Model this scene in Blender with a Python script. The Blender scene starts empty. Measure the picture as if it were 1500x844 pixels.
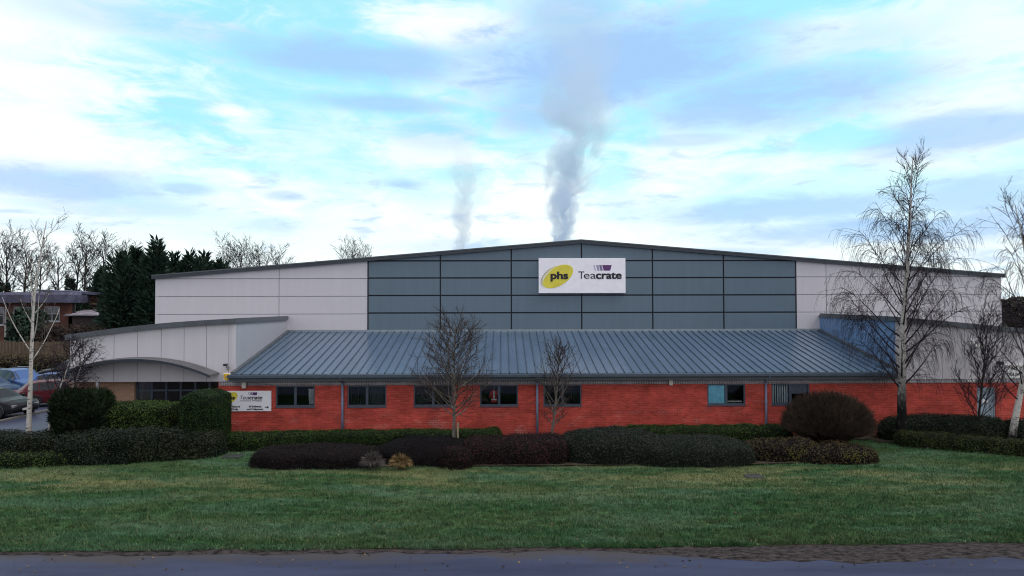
import bpy, bmesh, math, random
import numpy as np
from mathutils import Vector, Matrix, noise as mnoise
R = math.radians
random.seed(11); RNG = np.random.default_rng(11)
S = bpy.context.scene
COL = S.collection

# ------------------------------------------------------------------ camera
CAM_Z = 5.87
YAW, PITCH, ROLL, FOC = R(0.86), R(1.32), R(0.12), 1000.0     # focal length in photo pixels (1500 wide)
cam_d = bpy.data.cameras.new('camera'); cam = bpy.data.objects.new('camera', cam_d); COL.objects.link(cam)
cam_d.sensor_width = 36; cam_d.lens = 36*FOC/1500; cam_d.clip_start = 0.1; cam_d.clip_end = 4000
_f = Vector((math.sin(YAW)*math.cos(PITCH), math.cos(YAW)*math.cos(PITCH), math.sin(PITCH)))
_r = Vector((math.cos(YAW), -math.sin(YAW), 0)); _u = _r.cross(_f)
_r2 = _r*math.cos(ROLL) - _u*math.sin(ROLL); _u2 = _u*math.cos(ROLL) + _r*math.sin(ROLL)
cam.matrix_world = Matrix(((_r2.x, _u2.x, -_f.x, 0), (_r2.y, _u2.y, -_f.y, 0), (_r2.z, _u2.z, -_f.z, CAM_Z), (0, 0, 0, 1)))
S.camera = cam
def ray(px, py): return _f + _r2*((px-750)/FOC) + _u2*((422-py)/FOC)
def P(px, py, Y):                       # survey helper: photo sighting + known distance -> point in the place
    d = ray(px, py); t = Y/d.y
    return Vector((d.x*t, Y, CAM_Z + d.z*t))
def G(px, py, z=0):                     # sighting on level ground
    d = ray(px, py); t = (z-CAM_Z)/d.z
    return Vector((d.x*t, d.y*t, z))

# ------------------------------------------------------------------ node helper
class E:
    """socket wrapper: arithmetic builds Math nodes"""
    def __init__(s, nt, sock): s.nt = nt; s.k = sock
    def _m(s, op, *a, clamp=False):
        n = s.nt.nodes.new('ShaderNodeMath'); n.operation = op; n.use_clamp = clamp
        for i, v in enumerate((s,)+a):
            if isinstance(v, E): s.nt.links.new(v.k, n.inputs[i])
            else: n.inputs[i].default_value = v
        return E(s.nt, n.outputs[0])
    def __add__(s, o): return s._m('ADD', o)
    __radd__ = __add__
    def __sub__(s, o): return s._m('SUBTRACT', o)
    def __rsub__(s, o): return (s*-1)+o
    def __mul__(s, o): return s._m('MULTIPLY', o)
    __rmul__ = __mul__
    def __truediv__(s, o): return s._m('DIVIDE', o)
    def pow(s, o): return s._m('POWER', o)
    def clamp(s): return s._m('ADD', 0.0, clamp=True)
    def max(s, o): return s._m('MAXIMUM', o)
    def min(s, o): return s._m('MINIMUM', o)
    def sqrt(s): return s._m('SQRT')
    def step(s, a, b):
        n = s.nt.nodes.new('ShaderNodeMapRange'); n.interpolation_type = 'SMOOTHSTEP'
        s.nt.links.new(s.k, n.inputs[0]); n.inputs[1].default_value = a; n.inputs[2].default_value = b
        return E(s.nt, n.outputs[0])
def vec(nt, x, y, z):
    n = nt.nodes.new('ShaderNodeCombineXYZ')
    for i, v in enumerate((x, y, z)):
        if isinstance(v, E): nt.links.new(v.k, n.inputs[i])
        else: n.inputs[i].default_value = v
    return n.outputs[0]
def sep(nt, sock):
    n = nt.nodes.new('ShaderNodeSeparateXYZ'); nt.links.new(sock, n.inputs[0])
    return [E(nt, o) for o in n.outputs]
def fbm(nt, v, scale, detail=4, rough=0.55, dist=0.0):
    n = nt.nodes.new('ShaderNodeTexNoise'); n.inputs['Scale'].default_value = scale
    n.inputs['Detail'].default_value = detail; n.inputs['Roughness'].default_value = rough; n.inputs['Distortion'].default_value = dist
    if v is not None: nt.links.new(v, n.inputs['Vector'])
    return E(nt, n.outputs[0])
def mix(nt, fac, a, b, mode='MIX'):
    n = nt.nodes.new('ShaderNodeMix'); n.data_type = 'RGBA'; n.blend_type = mode
    for i, v in ((0, fac), (6, a), (7, b)):
        if isinstance(v, E): nt.links.new(v.k, n.inputs[i])
        elif isinstance(v, bpy.types.NodeSocket): nt.links.new(v, n.inputs[i])
        elif i == 0: n.inputs[0].default_value = v
        else: n.inputs[i].default_value = (*v[:3], 1)
    return n.outputs[2]

# ------------------------------------------------------------------ sky, sun, exposure
SUN_EL, SUN_AZ = R(56), R(105)          # azimuth measured clockwise from +Y (north): high, veiled, to the right of the building
SKY_STRENGTH = 0.1
W = bpy.data.worlds.new('World'); S.world = W; W.use_nodes = True
nt = W.node_tree; nt.nodes.clear()
out = nt.nodes.new('ShaderNodeOutputWorld'); bg = nt.nodes.new('ShaderNodeBackground'); nt.links.new(bg.outputs[0], out.inputs[0])
bg.inputs['Strength'].default_value = SKY_STRENGTH
sky = nt.nodes.new('ShaderNodeTexSky'); sky.sky_type = 'NISHITA'; sky.sun_disc = False
sky.sun_elevation = SUN_EL; sky.sun_rotation = SUN_AZ; sky.air_density = 1.0; sky.dust_density = 0.6; sky.ozone_density = 1.6
tc = nt.nodes.new('ShaderNodeTexCoord')
dx, dy, dz = sep(nt, tc.outputs['Generated'])
az = dx._m('ARCTAN2', dy); el = dz._m('ARCSINE')
inv = 1.0/SKY_STRENGTH
q = vec(nt, dx/(dz.max(0.0)+0.09), dy/(dz.max(0.0)+0.09)*0.55, 0.0)
n_big = fbm(nt, q, 0.55, 6, 0.52, 0.3); n_mid = fbm(nt, q, 1.5, 6, 0.58, 0.2)
n_ang = fbm(nt, vec(nt, az*6, el*19, 0.3), 1.6, 8, 0.66, 0.5)
n_soft = fbm(nt, vec(nt, az*3, el*9, 4.3), 1.4, 4, 0.5)
clear = mix(nt, 1.0, sky.outputs[0], (1.15, 1.6, 1.5), 'MULTIPLY')
clear = mix(nt, 0.72, clear, tuple(c*inv for c in (0.42, 0.89, 0.96)))
white = tuple(c*inv for c in (0.86, 0.95, 0.96))
horizon = (1-(el+(n_soft-0.5)*0.16).step(0.06, 0.25))
cov = (n_big+ (n_ang-0.5)*0.5).step(0.46, 0.66)
cov = (cov*0.85 + horizon*0.95).clamp()
veil = (n_mid*0.6+n_ang*0.4+(n_big-0.5)*0.4).step(0.40, 0.60)
clear = mix(nt, veil*0.75, clear, tuple(c*inv for c in (0.70, 0.88, 0.93)))
skyc = mix(nt, cov, clear, white)
n_puff = fbm(nt, vec(nt, az*9, el*34, 2.7), 1.5, 7, 0.6, 0.3)
puff = n_puff.step(0.54, 0.70)*(1-(el-0.12)._m('ABSOLUTE').step(0.03, 0.22))*0.75
skyc = mix(nt, puff, skyc, tuple(c*inv for c in (0.50, 0.66, 0.84)))
def pa(px, py):
    d = ray(px, py).normalized(); return math.atan2(d.x, d.y), math.asin(d.z)
def blob(px, py, hw, hh, k, sharp=1.0):
    a, e = pa(px, py)
    ex = (az-a)*(1000/hw); ey = (el-e)*(1000/hh)
    d = (1-(ex*ex+ey*ey).sqrt()) + (n_ang-0.5)*1.5*sharp + (n_soft-0.5)*0.6
    return d.step(0.0, 0.75)*k
dark = None
for b in ((520, 88, 260, 40, .85), (560, 152, 170, 18, .7), (900, 95, 330, 95, 1.0), (1110, 140, 310, 55, .85), (840, 20, 130, 80, .7), (800, 150, 120, 70, .75),
          (640, 195, 90, 30, .35), (90, 268, 170, 34, .75), (270, 276, 60, 12, .6), (150, 300, 170, 18, .4), (1180, 305, 300, 26, .7), (1330, 335, 330, 28, .75),
          (1420, 195, 170, 34, .75), (1420, 290, 200, 40, .6), (590, 270, 50, 12, .5), (415, 287, 40, 10, .5), (400, 330, 60, 16, .35), (700, 362, 190, 16, .3),
          (1000, 205, 100, 14, .5), (200, 30, 230, 28, .35), (1050, 370, 140, 12, .5), (1250, 60, 130, 40, .25), (1400, 375, 160, 14, .3), (60, 330, 90, 12, .3)):
    t = blob(*b); dark = t if dark is None else dark.max(t)
light = None
for b in ((650, 40, 170, 36, .9), (90, 120, 140, 34, .7), (345, 165, 60, 14, .9), (1240, 50, 200, 50, .5), (640, 225, 140, 26, .7), (60, 215, 220, 60, .8), (1100, 240, 220, 18, .4), (1400, 215, 200, 14, .6), (60, 22, 260, 60, .5), (1440, 60, 120, 60, .5)):
    t = blob(*b); light = t if light is None else light.max(t)
skyc = mix(nt, light, skyc, tuple(c*inv for c in (0.90, 0.945, 0.95)))
skyc = mix(nt, dark, skyc, tuple(c*inv for c in (0.34, 0.55, 0.85)))
high = (el+(n_soft-0.5)*0.5).step(0.5, 0.95)        # unseen cloud added overhead, bright and neutral, to shape the light from above
skyc = mix(nt, high*0.85, skyc, tuple(c*inv for c in (1.15, 1.10, 1.22)))
skyc = mix(nt, (dy*-1+(n_soft-0.5)*0.6).step(0.0, 0.55)*0.9, skyc, tuple(c*inv for c in (0.80, 0.79, 0.87)))     # unseen grey cloud added behind the camera to weaken light on front faces
nt.links.new(skyc, bg.inputs['Color'])
sun_d = bpy.data.lights.new('sun', 'SUN'); sun = bpy.data.objects.new('sun', sun_d); COL.objects.link(sun)
sun_d.energy = 1.3; sun_d.angle = R(24); sun_d.color = (1.0, 0.90, 0.84)
sd = Vector((math.sin(SUN_AZ)*math.cos(SUN_EL), math.cos(SUN_AZ)*math.cos(SUN_EL), math.sin(SUN_EL)))
sun.rotation_euler = (-sd).to_track_quat('-Z', 'Y').to_euler()
S.view_settings.view_transform = 'Standard'; S.view_settings.look = 'None'; S.view_settings.gamma = 1.0
S.view_settings.exposure = 0.22; S.view_settings.use_curve_mapping = False
S.render.engine = 'CYCLES'
S.cycles.max_bounces = 6; S.cycles.volume_bounces = 6; S.cycles.transparent_max_bounces = 12
S.cycles.volume_step_rate = 0.12; S.cycles.volume_max_steps = 400
S.cycles.use_denoising = True; S.cycles.filter_width = 1.1

# ------------------------------------------------------------------ object helpers
def link(o): COL.objects.link(o); return o
def tag(o, label=None, cat=None, group=None, kind=None):
    for k, v in (('label', label), ('category', cat), ('group', group), ('kind', kind)):
        if v: o[k] = v
    return o
def empty(name, loc, label, cat, group=None):
    o = link(bpy.data.objects.new(name, None)); o.location = loc; o.empty_display_size = 0.2
    return tag(o, label, cat, group)
def root_loc(o):
    while o.parent: o = o.parent
    return Vector(o.location)
class MB:
    def __init__(s): s.v = []; s.f = []; s.mi = []
    def face(s, pts, mi=0):
        b = len(s.v); s.v += [tuple(p) for p in pts]; s.f.append(tuple(range(b, b+len(pts)))); s.mi.append(mi)
    def box(s, a, b, mi=0):
        x0, y0, z0 = (min(a[i], b[i]) for i in range(3)); x1, y1, z1 = (max(a[i], b[i]) for i in range(3))
        k = len(s.v)
        s.v += [(x0,y0,z0),(x1,y0,z0),(x1,y1,z0),(x0,y1,z0),(x0,y0,z1),(x1,y0,z1),(x1,y1,z1),(x0,y1,z1)]
        for q in ((0,3,2,1),(4,5,6,7),(0,1,5,4),(1,2,6,5),(2,3,7,6),(3,0,4,7)):
            s.f.append(tuple(k+i for i in q)); s.mi.append(mi)
        return s
    def prism(s, poly, y0, y1, mi=0):       # poly: (x, z) ring, extruded along Y
        k = len(s.v); n = len(poly)
        s.v += [(x, y0, z) for x, z in poly] + [(x, y1, z) for x, z in poly]
        s.f.append(tuple(k+i for i in range(n))); s.f.append(tuple(k+n+i for i in reversed(range(n)))); s.mi += [mi, mi]
        for i in range(n):
            j = (i+1) % n; s.f.append((k+i, k+n+i, k+n+j, k+j)); s.mi.append(mi)
        return s
    def tube(s, pts, rad, n=6, mi=0, cap=True):
        m = len(pts)
        if m < 2: return s
        k = len(s.v); d = (pts[1]-pts[0])
        a = d.orthogonal().normalized()
        for i, p in enumerate(pts):
            t = (pts[min(i+1, m-1)]-pts[max(i-1, 0)]).normalized()
            a = (a - t*a.dot(t))
            a = a.normalized() if a.length > 1e-6 else t.orthogonal().normalized()
            b = t.cross(a); r = rad[i] if hasattr(rad, '__len__') else rad
            for j in range(n):
                w = 2*math.pi*j/n; q = p + a*(r*math.cos(w)) + b*(r*math.sin(w)); s.v.append((q.x, q.y, q.z))
        for i in range(m-1):
            for j in range(n):
                j2 = (j+1) % n
                s.f.append((k+i*n+j, k+i*n+j2, k+(i+1)*n+j2, k+(i+1)*n+j)); s.mi.append(mi)
        if cap and n > 2:
            s.f.append(tuple(k+j for j in reversed(range(n)))); s.f.append(tuple(k+(m-1)*n+j for j in range(n))); s.mi += [mi, mi]
        return s
    def cyl(s, c, axis, r, h, n=20, mi=0):
        ax = Vector(axis).normalized(); c = Vector(c)
        return s.tube([c-ax*h/2, c+ax*h/2], [r, r], n, mi)
    def add(s, verts, faces, mi=0):
        k = len(s.v); s.v += [tuple(p) for p in verts]; s.f += [tuple(k+i for i in f) for f in faces]; s.mi += [mi]*len(faces); return s
    def build(s, name, mats, parent=None, loc=(0, 0, 0), smooth=False, bevel=0, weld=False):
        if not isinstance(mats, (list, tuple)): mats = [mats]
        off = root_loc(parent) if parent else Vector(loc)
        me = bpy.data.meshes.new(name)
        v = np.array(s.v, float) - np.array(off)[None, :]
        me.from_pydata(v.tolist(), [], s.f); me.update()
        for m in mats: me.materials.append(m)
        if len(mats) > 1: me.polygons.foreach_set('material_index', s.mi)
        if weld:
            bm = bmesh.new(); bm.from_mesh(me); bmesh.ops.remove_doubles(bm, verts=bm.verts, dist=1e-4)
            bmesh.ops.recalc_face_normals(bm, faces=bm.faces); bm.to_mesh(me); bm.free()
        if smooth: me.polygons.foreach_set('use_smooth', [True]*len(me.polygons))
        o = link(bpy.data.objects.new(name, me))
        if parent: o.parent = parent
        else: o.location = off
        if bevel:
            md = o.modifiers.new('bevel', 'BEVEL'); md.width = bevel; md.segments = 2; md.limit_method = 'ANGLE'
        return o

# ------------------------------------------------------------------ materials
def newmat(name):
    m = bpy.data.materials.new(name); m.use_nodes = True
    return m, m.node_tree, m.node_tree.nodes['Principled BSDF']
def objco(nt):
    return nt.nodes.new('ShaderNodeTexCoord').outputs['Object']
def bump(nt, b, h, strength, dist=0.01):
    n = nt.nodes.new('ShaderNodeBump'); n.inputs['Strength'].default_value = strength; n.inputs['Distance'].default_value = dist
    nt.links.new(h.k if isinstance(h, E) else h, n.inputs['Height']); nt.links.new(n.outputs[0], b.inputs['Normal'])
def mat(name, col, rough=0.6, metal=0.0, var=0.12, scale=3.0, bmp=0.0, bscale=60, spec=0.5, stretch=None, col2=None, coat=0.0):
    m, nt, b = newmat(name)
    co = objco(nt)
    if stretch:
        mp = nt.nodes.new('ShaderNodeMapping'); mp.inputs['Scale'].default_value = stretch; nt.links.new(co, mp.inputs[0]); co2 = mp.outputs[0]
    else: co2 = co
    n = fbm(nt, co2, scale, 6, 0.6)
    c2 = col2 or tuple(min(1, c*(1+var)) for c in col)
    c1 = col if col2 else tuple(c*(1-var) for c in col)
    nt.links.new(mix(nt, n.step(0.3, 0.7), c1, c2), b.inputs['Base Color'])
    b.inputs['Roughness'].default_value = rough; b.inputs['Metallic'].default_value = metal
    b.inputs['Specular IOR Level'].default_value = spec; b.inputs['Coat Weight'].default_value = coat
    nt.links.new((n*0.15+(rough-0.07)).clamp().k, b.inputs['Roughness'])
    if bmp: bump(nt, b, fbm(nt, co, bscale, 3), bmp)
    return m
def leafmat(name, a, bcol, rough=0.6, scale=1.2, trans=0.0, c3=None, spec=0.10):
    m, nt, b = newmat(name)
    g = nt.nodes.new('ShaderNodeNewGeometry'); rnd = E(nt, g.outputs['Random Per Island'])
    n = fbm(nt, objco(nt), scale, 4)
    f = (rnd.pow(1.6)*0.85 + n.step(0.35, 0.65)*0.35-0.08)
    c = mix(nt, f.clamp(), a, bcol)
    if c3: c = mix(nt, fbm(nt, objco(nt), scale*0.6, 3).step(0.52, 0.68), c, c3)
    nt.links.new(c, b.inputs['Base Color']); b.inputs['Roughness'].default_value = rough; b.inputs['Specular IOR Level'].default_value = spec
    return m
def brickmat(name, c1, c2, mortar, bw=0.225, bh=0.075, ms=0.008, squash=False, var=0.25, bmp=0.3, bloom=False):
    m, nt, b = newmat(name)
    x, y, z = sep(nt, objco(nt))
    br = nt.nodes.new('ShaderNodeTexBrick'); nt.links.new(vec(nt, x+y, z, 0.0), br.inputs['Vector'])
    br.inputs['Scale'].default_value = 1.0; br.inputs['Brick Width'].default_value = bw; br.inputs['Row Height'].default_value = bh
    br.inputs['Mortar Size'].default_value = ms; br.inputs['Mortar Smooth'].default_value = 0.3
    br.inputs['Color1'].default_value = (*c1, 1); br.inputs['Color2'].default_value = (*c2, 1); br.inputs['Mortar'].default_value = (*mortar, 1)
    if squash: br.offset = 0.0
    n = fbm(nt, vec(nt, x, y, z*1.6), 0.9, 6, 0.65)
    tone = mix(nt, n.step(0.3, 0.7), (1-var,)*3, (1+var*0.5,)*3)
    c = mix(nt, 1.0, br.outputs[0], tone, 'MULTIPLY')
    if bloom:       # pale salts on some courses, splash dirt near the ground
        n2 = fbm(nt, vec(nt, x*0.7, 0.0, z*2.2), 1.1, 6, 0.7); low = 1-z.step(0.3, 1.3)
        mort = E(nt, br.outputs[1])
        c = mix(nt, (n2.step(0.52, 0.66)*(low*0.5+0.2)*(mort*0.8+0.2)).clamp(), c, (0.62, 0.40, 0.34))
        c = mix(nt, ((1-z.step(0.05, 0.75))*n.step(0.35, 0.7)*0.55).clamp(), c, (0.20, 0.05, 0.04))
    nt.links.new(c, b.inputs['Base Color']); b.inputs['Roughness'].default_value = 0.8; b.inputs['Specular IOR Level'].default_value = 0.25
    bump(nt, b, E(nt, br.outputs[1])*-1, bmp, 0.008)
    return m
def glassmat(name, tint=(0.88, 0.91, 0.92), refl=(0.9, 0.95, 1.0)):
    m, nt, b = newmat(name); nt.nodes.remove(b)
    o = [n for n in nt.nodes if n.type == 'OUTPUT_MATERIAL'][0]
    t = nt.nodes.new('ShaderNodeBsdfTransparent'); t.inputs[0].default_value = (*tint, 1)
    g = nt.nodes.new('ShaderNodeBsdfGlossy'); g.inputs[0].default_value = (*refl, 1); g.inputs['Roughness'].default_value = 0.02
    fr = nt.nodes.new('ShaderNodeFresnel'); fr.inputs[0].default_value = 1.45
    mx = nt.nodes.new('ShaderNodeMixShader'); nt.links.new(fr.outputs[0], mx.inputs[0]); nt.links.new(t.outputs[0], mx.inputs[1]); nt.links.new(g.outputs[0], mx.inputs[2])
    nt.links.new(mx.outputs[0], o.inputs[0]); return m

M = {}
def streaked(name, col, rough, streak, spec=0.5):   # cladding with faint vertical rain streaks
    m, nt, b = newmat(name); x, y, z = sep(nt, objco(nt))
    n = fbm(nt, vec(nt, (x+y)*2.2, z*0.12, 0.0), 1.4, 5, 0.6); n2 = fbm(nt, objco(nt), 0.35, 4)
    f = (n.step(0.35, 0.75)*0.6+n2.step(0.3, 0.7)*0.4)
    nt.links.new(mix(nt, f, tuple(c*(1-streak) for c in col), tuple(c*(1+streak*0.4) for c in col)), b.inputs['Base Color'])
    b.inputs['Roughness'].default_value = rough; b.inputs['Specular IOR Level'].default_value = spec
    bump(nt, b, fbm(nt, objco(nt), 0.8, 2), 0.12, 0.01)
    return m
M['white_clad'] = streaked('white_cladding', (0.61, 0.585, 0.61), 0.5, 0.05)
M['grey_clad'] = streaked('grey_cladding', (0.115, 0.170, 0.215), 0.42, 0.08)
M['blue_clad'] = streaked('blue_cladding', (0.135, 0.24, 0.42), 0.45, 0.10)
M['joint'] = mat('dark_joint', (0.008, 0.010, 0.016), 0.7)
M['pale_joint'] = mat('pale_joint', (0.34, 0.34, 0.36), 0.7)
M['trim'] = mat('grey_trim', (0.080, 0.092, 0.105), 0.45, var=0.15)
M['trim_dark'] = mat('dark_trim', (0.030, 0.040, 0.052), 0.4, var=0.15)
M['trim_pale'] = mat('pale_trim', (0.25, 0.30, 0.33), 0.4)
M['roof'] = mat('roof_sheet', (0.072, 0.114, 0.172), 0.26, var=0.10, scale=0.5, stretch=(1.2, 0.35, 1), spec=0.6, bmp=0.02, bscale=4)
M['gable_roof'] = mat('main_roof_sheet', (0.16, 0.17, 0.17), 0.5)
M['gutter'] = mat('gutter_metal', (0.055, 0.078, 0.105), 0.35)
M['pipe'] = mat('downpipe_metal', (0.19, 0.22, 0.32), 0.35)
M['brick'] = brickmat('red_brick', (0.38, 0.050, 0.034), (0.58, 0.080, 0.056), (0.56, 0.11, 0.085), ms=0.008, bloom=True, var=0.32)
M['soldier'] = brickmat('soldier_course', (0.17, 0.16, 0.17), (0.30, 0.28, 0.30), (0.52, 0.49, 0.50), bw=0.075, bh=0.6, ms=0.014, squash=True)
M['tan_brick'] = brickmat('tan_brick', (0.42, 0.24, 0.15), (0.5, 0.29, 0.19), (0.45, 0.35, 0.27))
M['frame'] = mat('window_frame', (0.065, 0.085, 0.115), 0.35)
M['glass'] = glassmat('window_glass')
M['room'] = mat('room_inside', (0.05, 0.05, 0.05), 0.9)
M['blind_dark'] = mat('dark_blind', (0.05, 0.055, 0.06), 0.8)
M['blind_pale'] = mat('pale_blind', (0.62, 0.66, 0.66), 0.8)
M['blind_blue'] = mat('blue_blind', (0.34, 0.80, 1.0), 0.7)
M['curtain'] = mat('pale_curtain', (0.60, 0.60, 0.58), 0.9)
M['red'] = mat('red_cloth', (0.55, 0.03, 0.03), 0.8)
M['cream'] = mat('cream_plastic', (0.62, 0.60, 0.50), 0.4)
M['board'] = mat('white_board', (0.93, 0.91, 0.95), 0.35, var=0.04)
M['board2'] = mat('white_panel_board', (0.95, 0.95, 0.97), 0.35, var=0.03)
M['ink'] = mat('black_ink', (0.012, 0.011, 0.018), 0.5)
M['ink_grey'] = mat('grey_ink', (0.10, 0.10, 0.12), 0.5)
M['yellow'] = mat('logo_yellow', (0.74, 0.64, 0.06), 0.4, var=0.08)
M['white'] = mat('logo_white', (0.85, 0.85, 0.82), 0.4, var=0.02)
M['olive'] = mat('logo_olive', (0.30, 0.28, 0.14), 0.4)
M['purple'] = mat('logo_purple', (0.115, 0.028, 0.145), 0.4)
M['purple_b'] = mat('logo_purple_mid', (0.20, 0.17, 0.30), 0.4)
M['purple_c'] = mat('logo_purple_pale', (0.36, 0.34, 0.48), 0.4)
M['purple_d'] = mat('logo_purple_faint', (0.54, 0.53, 0.62), 0.4)
M['alarm'] = mat('alarm_yellow', (0.75, 0.48, 0.02), 0.4)
M['metal'] = mat('grey_metal', (0.30, 0.31, 0.32), 0.4, metal=0.6)
M['black'] = mat('black_plastic', (0.015, 0.015, 0.017), 0.4)
M['door'] = mat('door_paint', (0.30, 0.38, 0.44), 0.5)
M['rubber'] = mat('tyre_rubber', (0.012, 0.012, 0.013), 0.8)

def text_part(body, name, m, parent, x, y, z, size, bold=0.0, shear=0.0, align='LEFT', width=None, space=1.0):
    cu = bpy.data.curves.new(name, 'FONT'); cu.body = body; cu.size = size; cu.align_x = align; cu.extrude = 0.006
    cu.shear = shear; cu.space_character = space
    o = bpy.data.objects.new(name, cu); COL.objects.link(o)
    bpy.context.view_layer.update()
    me = bpy.data.meshes.new_from_object(o.evaluated_get(bpy.context.evaluated_depsgraph_get()))
    bpy.data.objects.remove(o)
    vs = np.array([v.co for v in me.vertices])
    if width:
        vs[:, 0] *= width/(vs[:, 0].max()-vs[:, 0].min())
        if align == 'LEFT': vs[:, 0] -= vs[:, 0].min()
    off = root_loc(parent)
    w = np.stack([vs[:, 0]+x-off.x, y-vs[:, 2]-off.y, vs[:, 1]+z-off.z], 1)
    if bold:        # heavy strokes: the outline laid over itself at small offsets, each a hair prouder
        fc = [tuple(p.vertices) for p in me.polygons]; W2, F2 = [], []
        for q, (ox, oz) in enumerate(((-1, 0), (1, 0), (-.7, .6), (.7, .6), (-.7, -.6), (.7, -.6), (0, 0))):
            k = len(W2)*len(w); W2.append(w+np.array([ox*bold, -q*.0006, oz*bold])); F2 += [tuple(i+k for i in f) for f in fc]
        me = bpy.data.meshes.new(name); me.from_pydata(np.concatenate(W2).tolist(), [], F2)
    else: me.vertices.foreach_set('co', w.ravel())
    me.materials.clear(); me.materials.append(m); me.update()
    t = link(bpy.data.objects.new(name, me)); t.parent = parent
    return t

# ------------------------------------------------------------------ ground
def groundmat(name, kind):
    m, nt, b = newmat(name); co = objco(nt); x, y, z = sep(nt, co)
    if kind == 'lawn': return None
    if kind == 'road':
        n1 = fbm(nt, vec(nt, x*0.12, y*0.9, 0.0), 1.2, 6, 0.6); n2 = fbm(nt, co, 60, 4, 0.7); n3 = fbm(nt, vec(nt, x*0.5, y*1.2, 3.0), 1.0, 6, 0.65)
        c = mix(nt, n1.step(0.35, 0.65), (0.019, 0.024, 0.056), (0.034, 0.042, 0.086))
        c = mix(nt, n2.step(0.45, 0.75)*0.5, c, (0.10, 0.10, 0.11))
        c = mix(nt, (y+(n3-0.5)*2.2).step(15.5, 16.3), c, (0.050, 0.044, 0.046))   # silt washed to the edge of the carriageway
        nt.links.new(c, b.inputs['Base Color'])
        nt.links.new((n3.step(0.3, 0.7)*0.25+0.55).k, b.inputs['Roughness']); b.inputs['Specular IOR Level'].default_value = 0.18
        bump(nt, b, n2, 0.7, 0.008)
    if kind == 'park':
        n1 = fbm(nt, co, 0.5, 5); n2 = fbm(nt, co, 50, 3)
        c = mix(nt, n1.step(0.35, 0.65), (0.030, 0.036, 0.066), (0.048, 0.056, 0.095))
        nt.links.new(c, b.inputs['Base Color']); b.inputs['Roughness'].default_value = 0.5; b.inputs['Specular IOR Level'].default_value = .2; bump(nt, b, n2, 0.4, 0.005)
    if kind == 'mud':
        n1 = fbm(nt, vec(nt, x*2.2, y*5.0, z), 2.0, 8, 0.72)
        nt.links.new(mix(nt, n1.step(0.36, 0.60), (0.010, 0.008, 0.008), (0.068, 0.056, 0.054)), b.inputs['Base Color']); b.inputs['Specular IOR Level'].default_value = 0.1
        b.inputs['Roughness'].default_value = 0.85; bump(nt, b, fbm(nt, co, 14, 7, 0.75), 1.0, 0.06)
    if kind == 'soil':
        n1 = fbm(nt, co, 3, 6, 0.65)
        nt.links.new(mix(nt, n1.step(0.3, 0.7), (0.028, 0.020, 0.015), (0.075, 0.055, 0.045)), b.inputs['Base Color'])
        b.inputs['Roughness'].default_value = 0.9; b.inputs['Specular IOR Level'].default_value = 0.1; bump(nt, b, fbm(nt, co, 30, 4, 0.7), 0.8, 0.03)
    if kind == 'land':
        n1 = fbm(nt, co, 0.03, 6)
        nt.links.new(mix(nt, n1.step(0.3, 0.7), (0.03, 0.045, 0.02), (0.06, 0.06, 0.03)), b.inputs['Base Color']); b.inputs['Roughness'].default_value = 0.95
    return m
def lawn_color(nt, gx, gy, rnd=None):
    """patchy winter lawn: deep green, bluish frost-pale drifts, straw-coloured thin turf"""
    n1 = fbm(nt, vec(nt, gx*0.16, gy*0.75, 0.0), 1.0, 7, 0.66, 0.4); n2 = fbm(nt, vec(nt, gx*0.22, gy*0.9, 7.0), 1.0, 7, 0.66, 0.4)
    n3 = fbm(nt, vec(nt, gx*2.2, gy*4.0, 2.0), 1.0, 5, 0.65)
    c = mix(nt, n3.step(0.36, 0.62), (0.011, 0.036, 0.010), (0.044, 0.108, 0.036))
    c = mix(nt, n1.step(0.45, 0.62)*0.7, c, (0.072, 0.145, 0.088))
    c = mix(nt, (1-n1.step(0.32, 0.46))*0.6, c, (0.016, 0.050, 0.016))
    band = (1-((gy-22.8)*(1/2.4))._m('ABSOLUTE')).clamp()
    c = mix(nt, (n2.step(0.40, 0.60)*(band*0.75+0.16)).clamp(), c, (0.185, 0.180, 0.080))
    c = mix(nt, ((1-n3.step(0.30, 0.42))*0.7).clamp(), c, (0.012, 0.026, 0.010))
    if rnd is not None:
        c = mix(nt, rnd*0.45, c, (0.066, 0.165, 0.066))
        c = mix(nt, rnd.step(0.94, 0.98)*0.6, c, (0.28, 0.25, 0.13))
    return c
lawn_m, lnt, lb = newmat('lawn_turf'); lx, ly, lz = sep(lnt, objco(lnt))
lnt.links.new(lawn_color(lnt, lx, ly), lb.inputs['Base Color']); lb.inputs['Roughness'].default_value = 0.9; lb.inputs['Specular IOR Level'].default_value = 0.1
bump(lnt, lb, fbm(lnt, vec(lnt, lx, ly*1.4, lz), 14, 5, 0.75), 1.0, 0.05)
blade_m, bnt, bb = newmat('grass_blade'); bx_, by_, bz_ = sep(bnt, objco(bnt))
gg = bnt.nodes.new('ShaderNodeNewGeometry')
bnt.links.new(lawn_color(bnt, bx_, by_, E(bnt, gg.outputs['Random Per Island'])), bb.inputs['Base Color']); bb.inputs['Roughness'].default_value = 0.7; bb.inputs['Specular IOR Level'].default_value = 0.2

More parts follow.
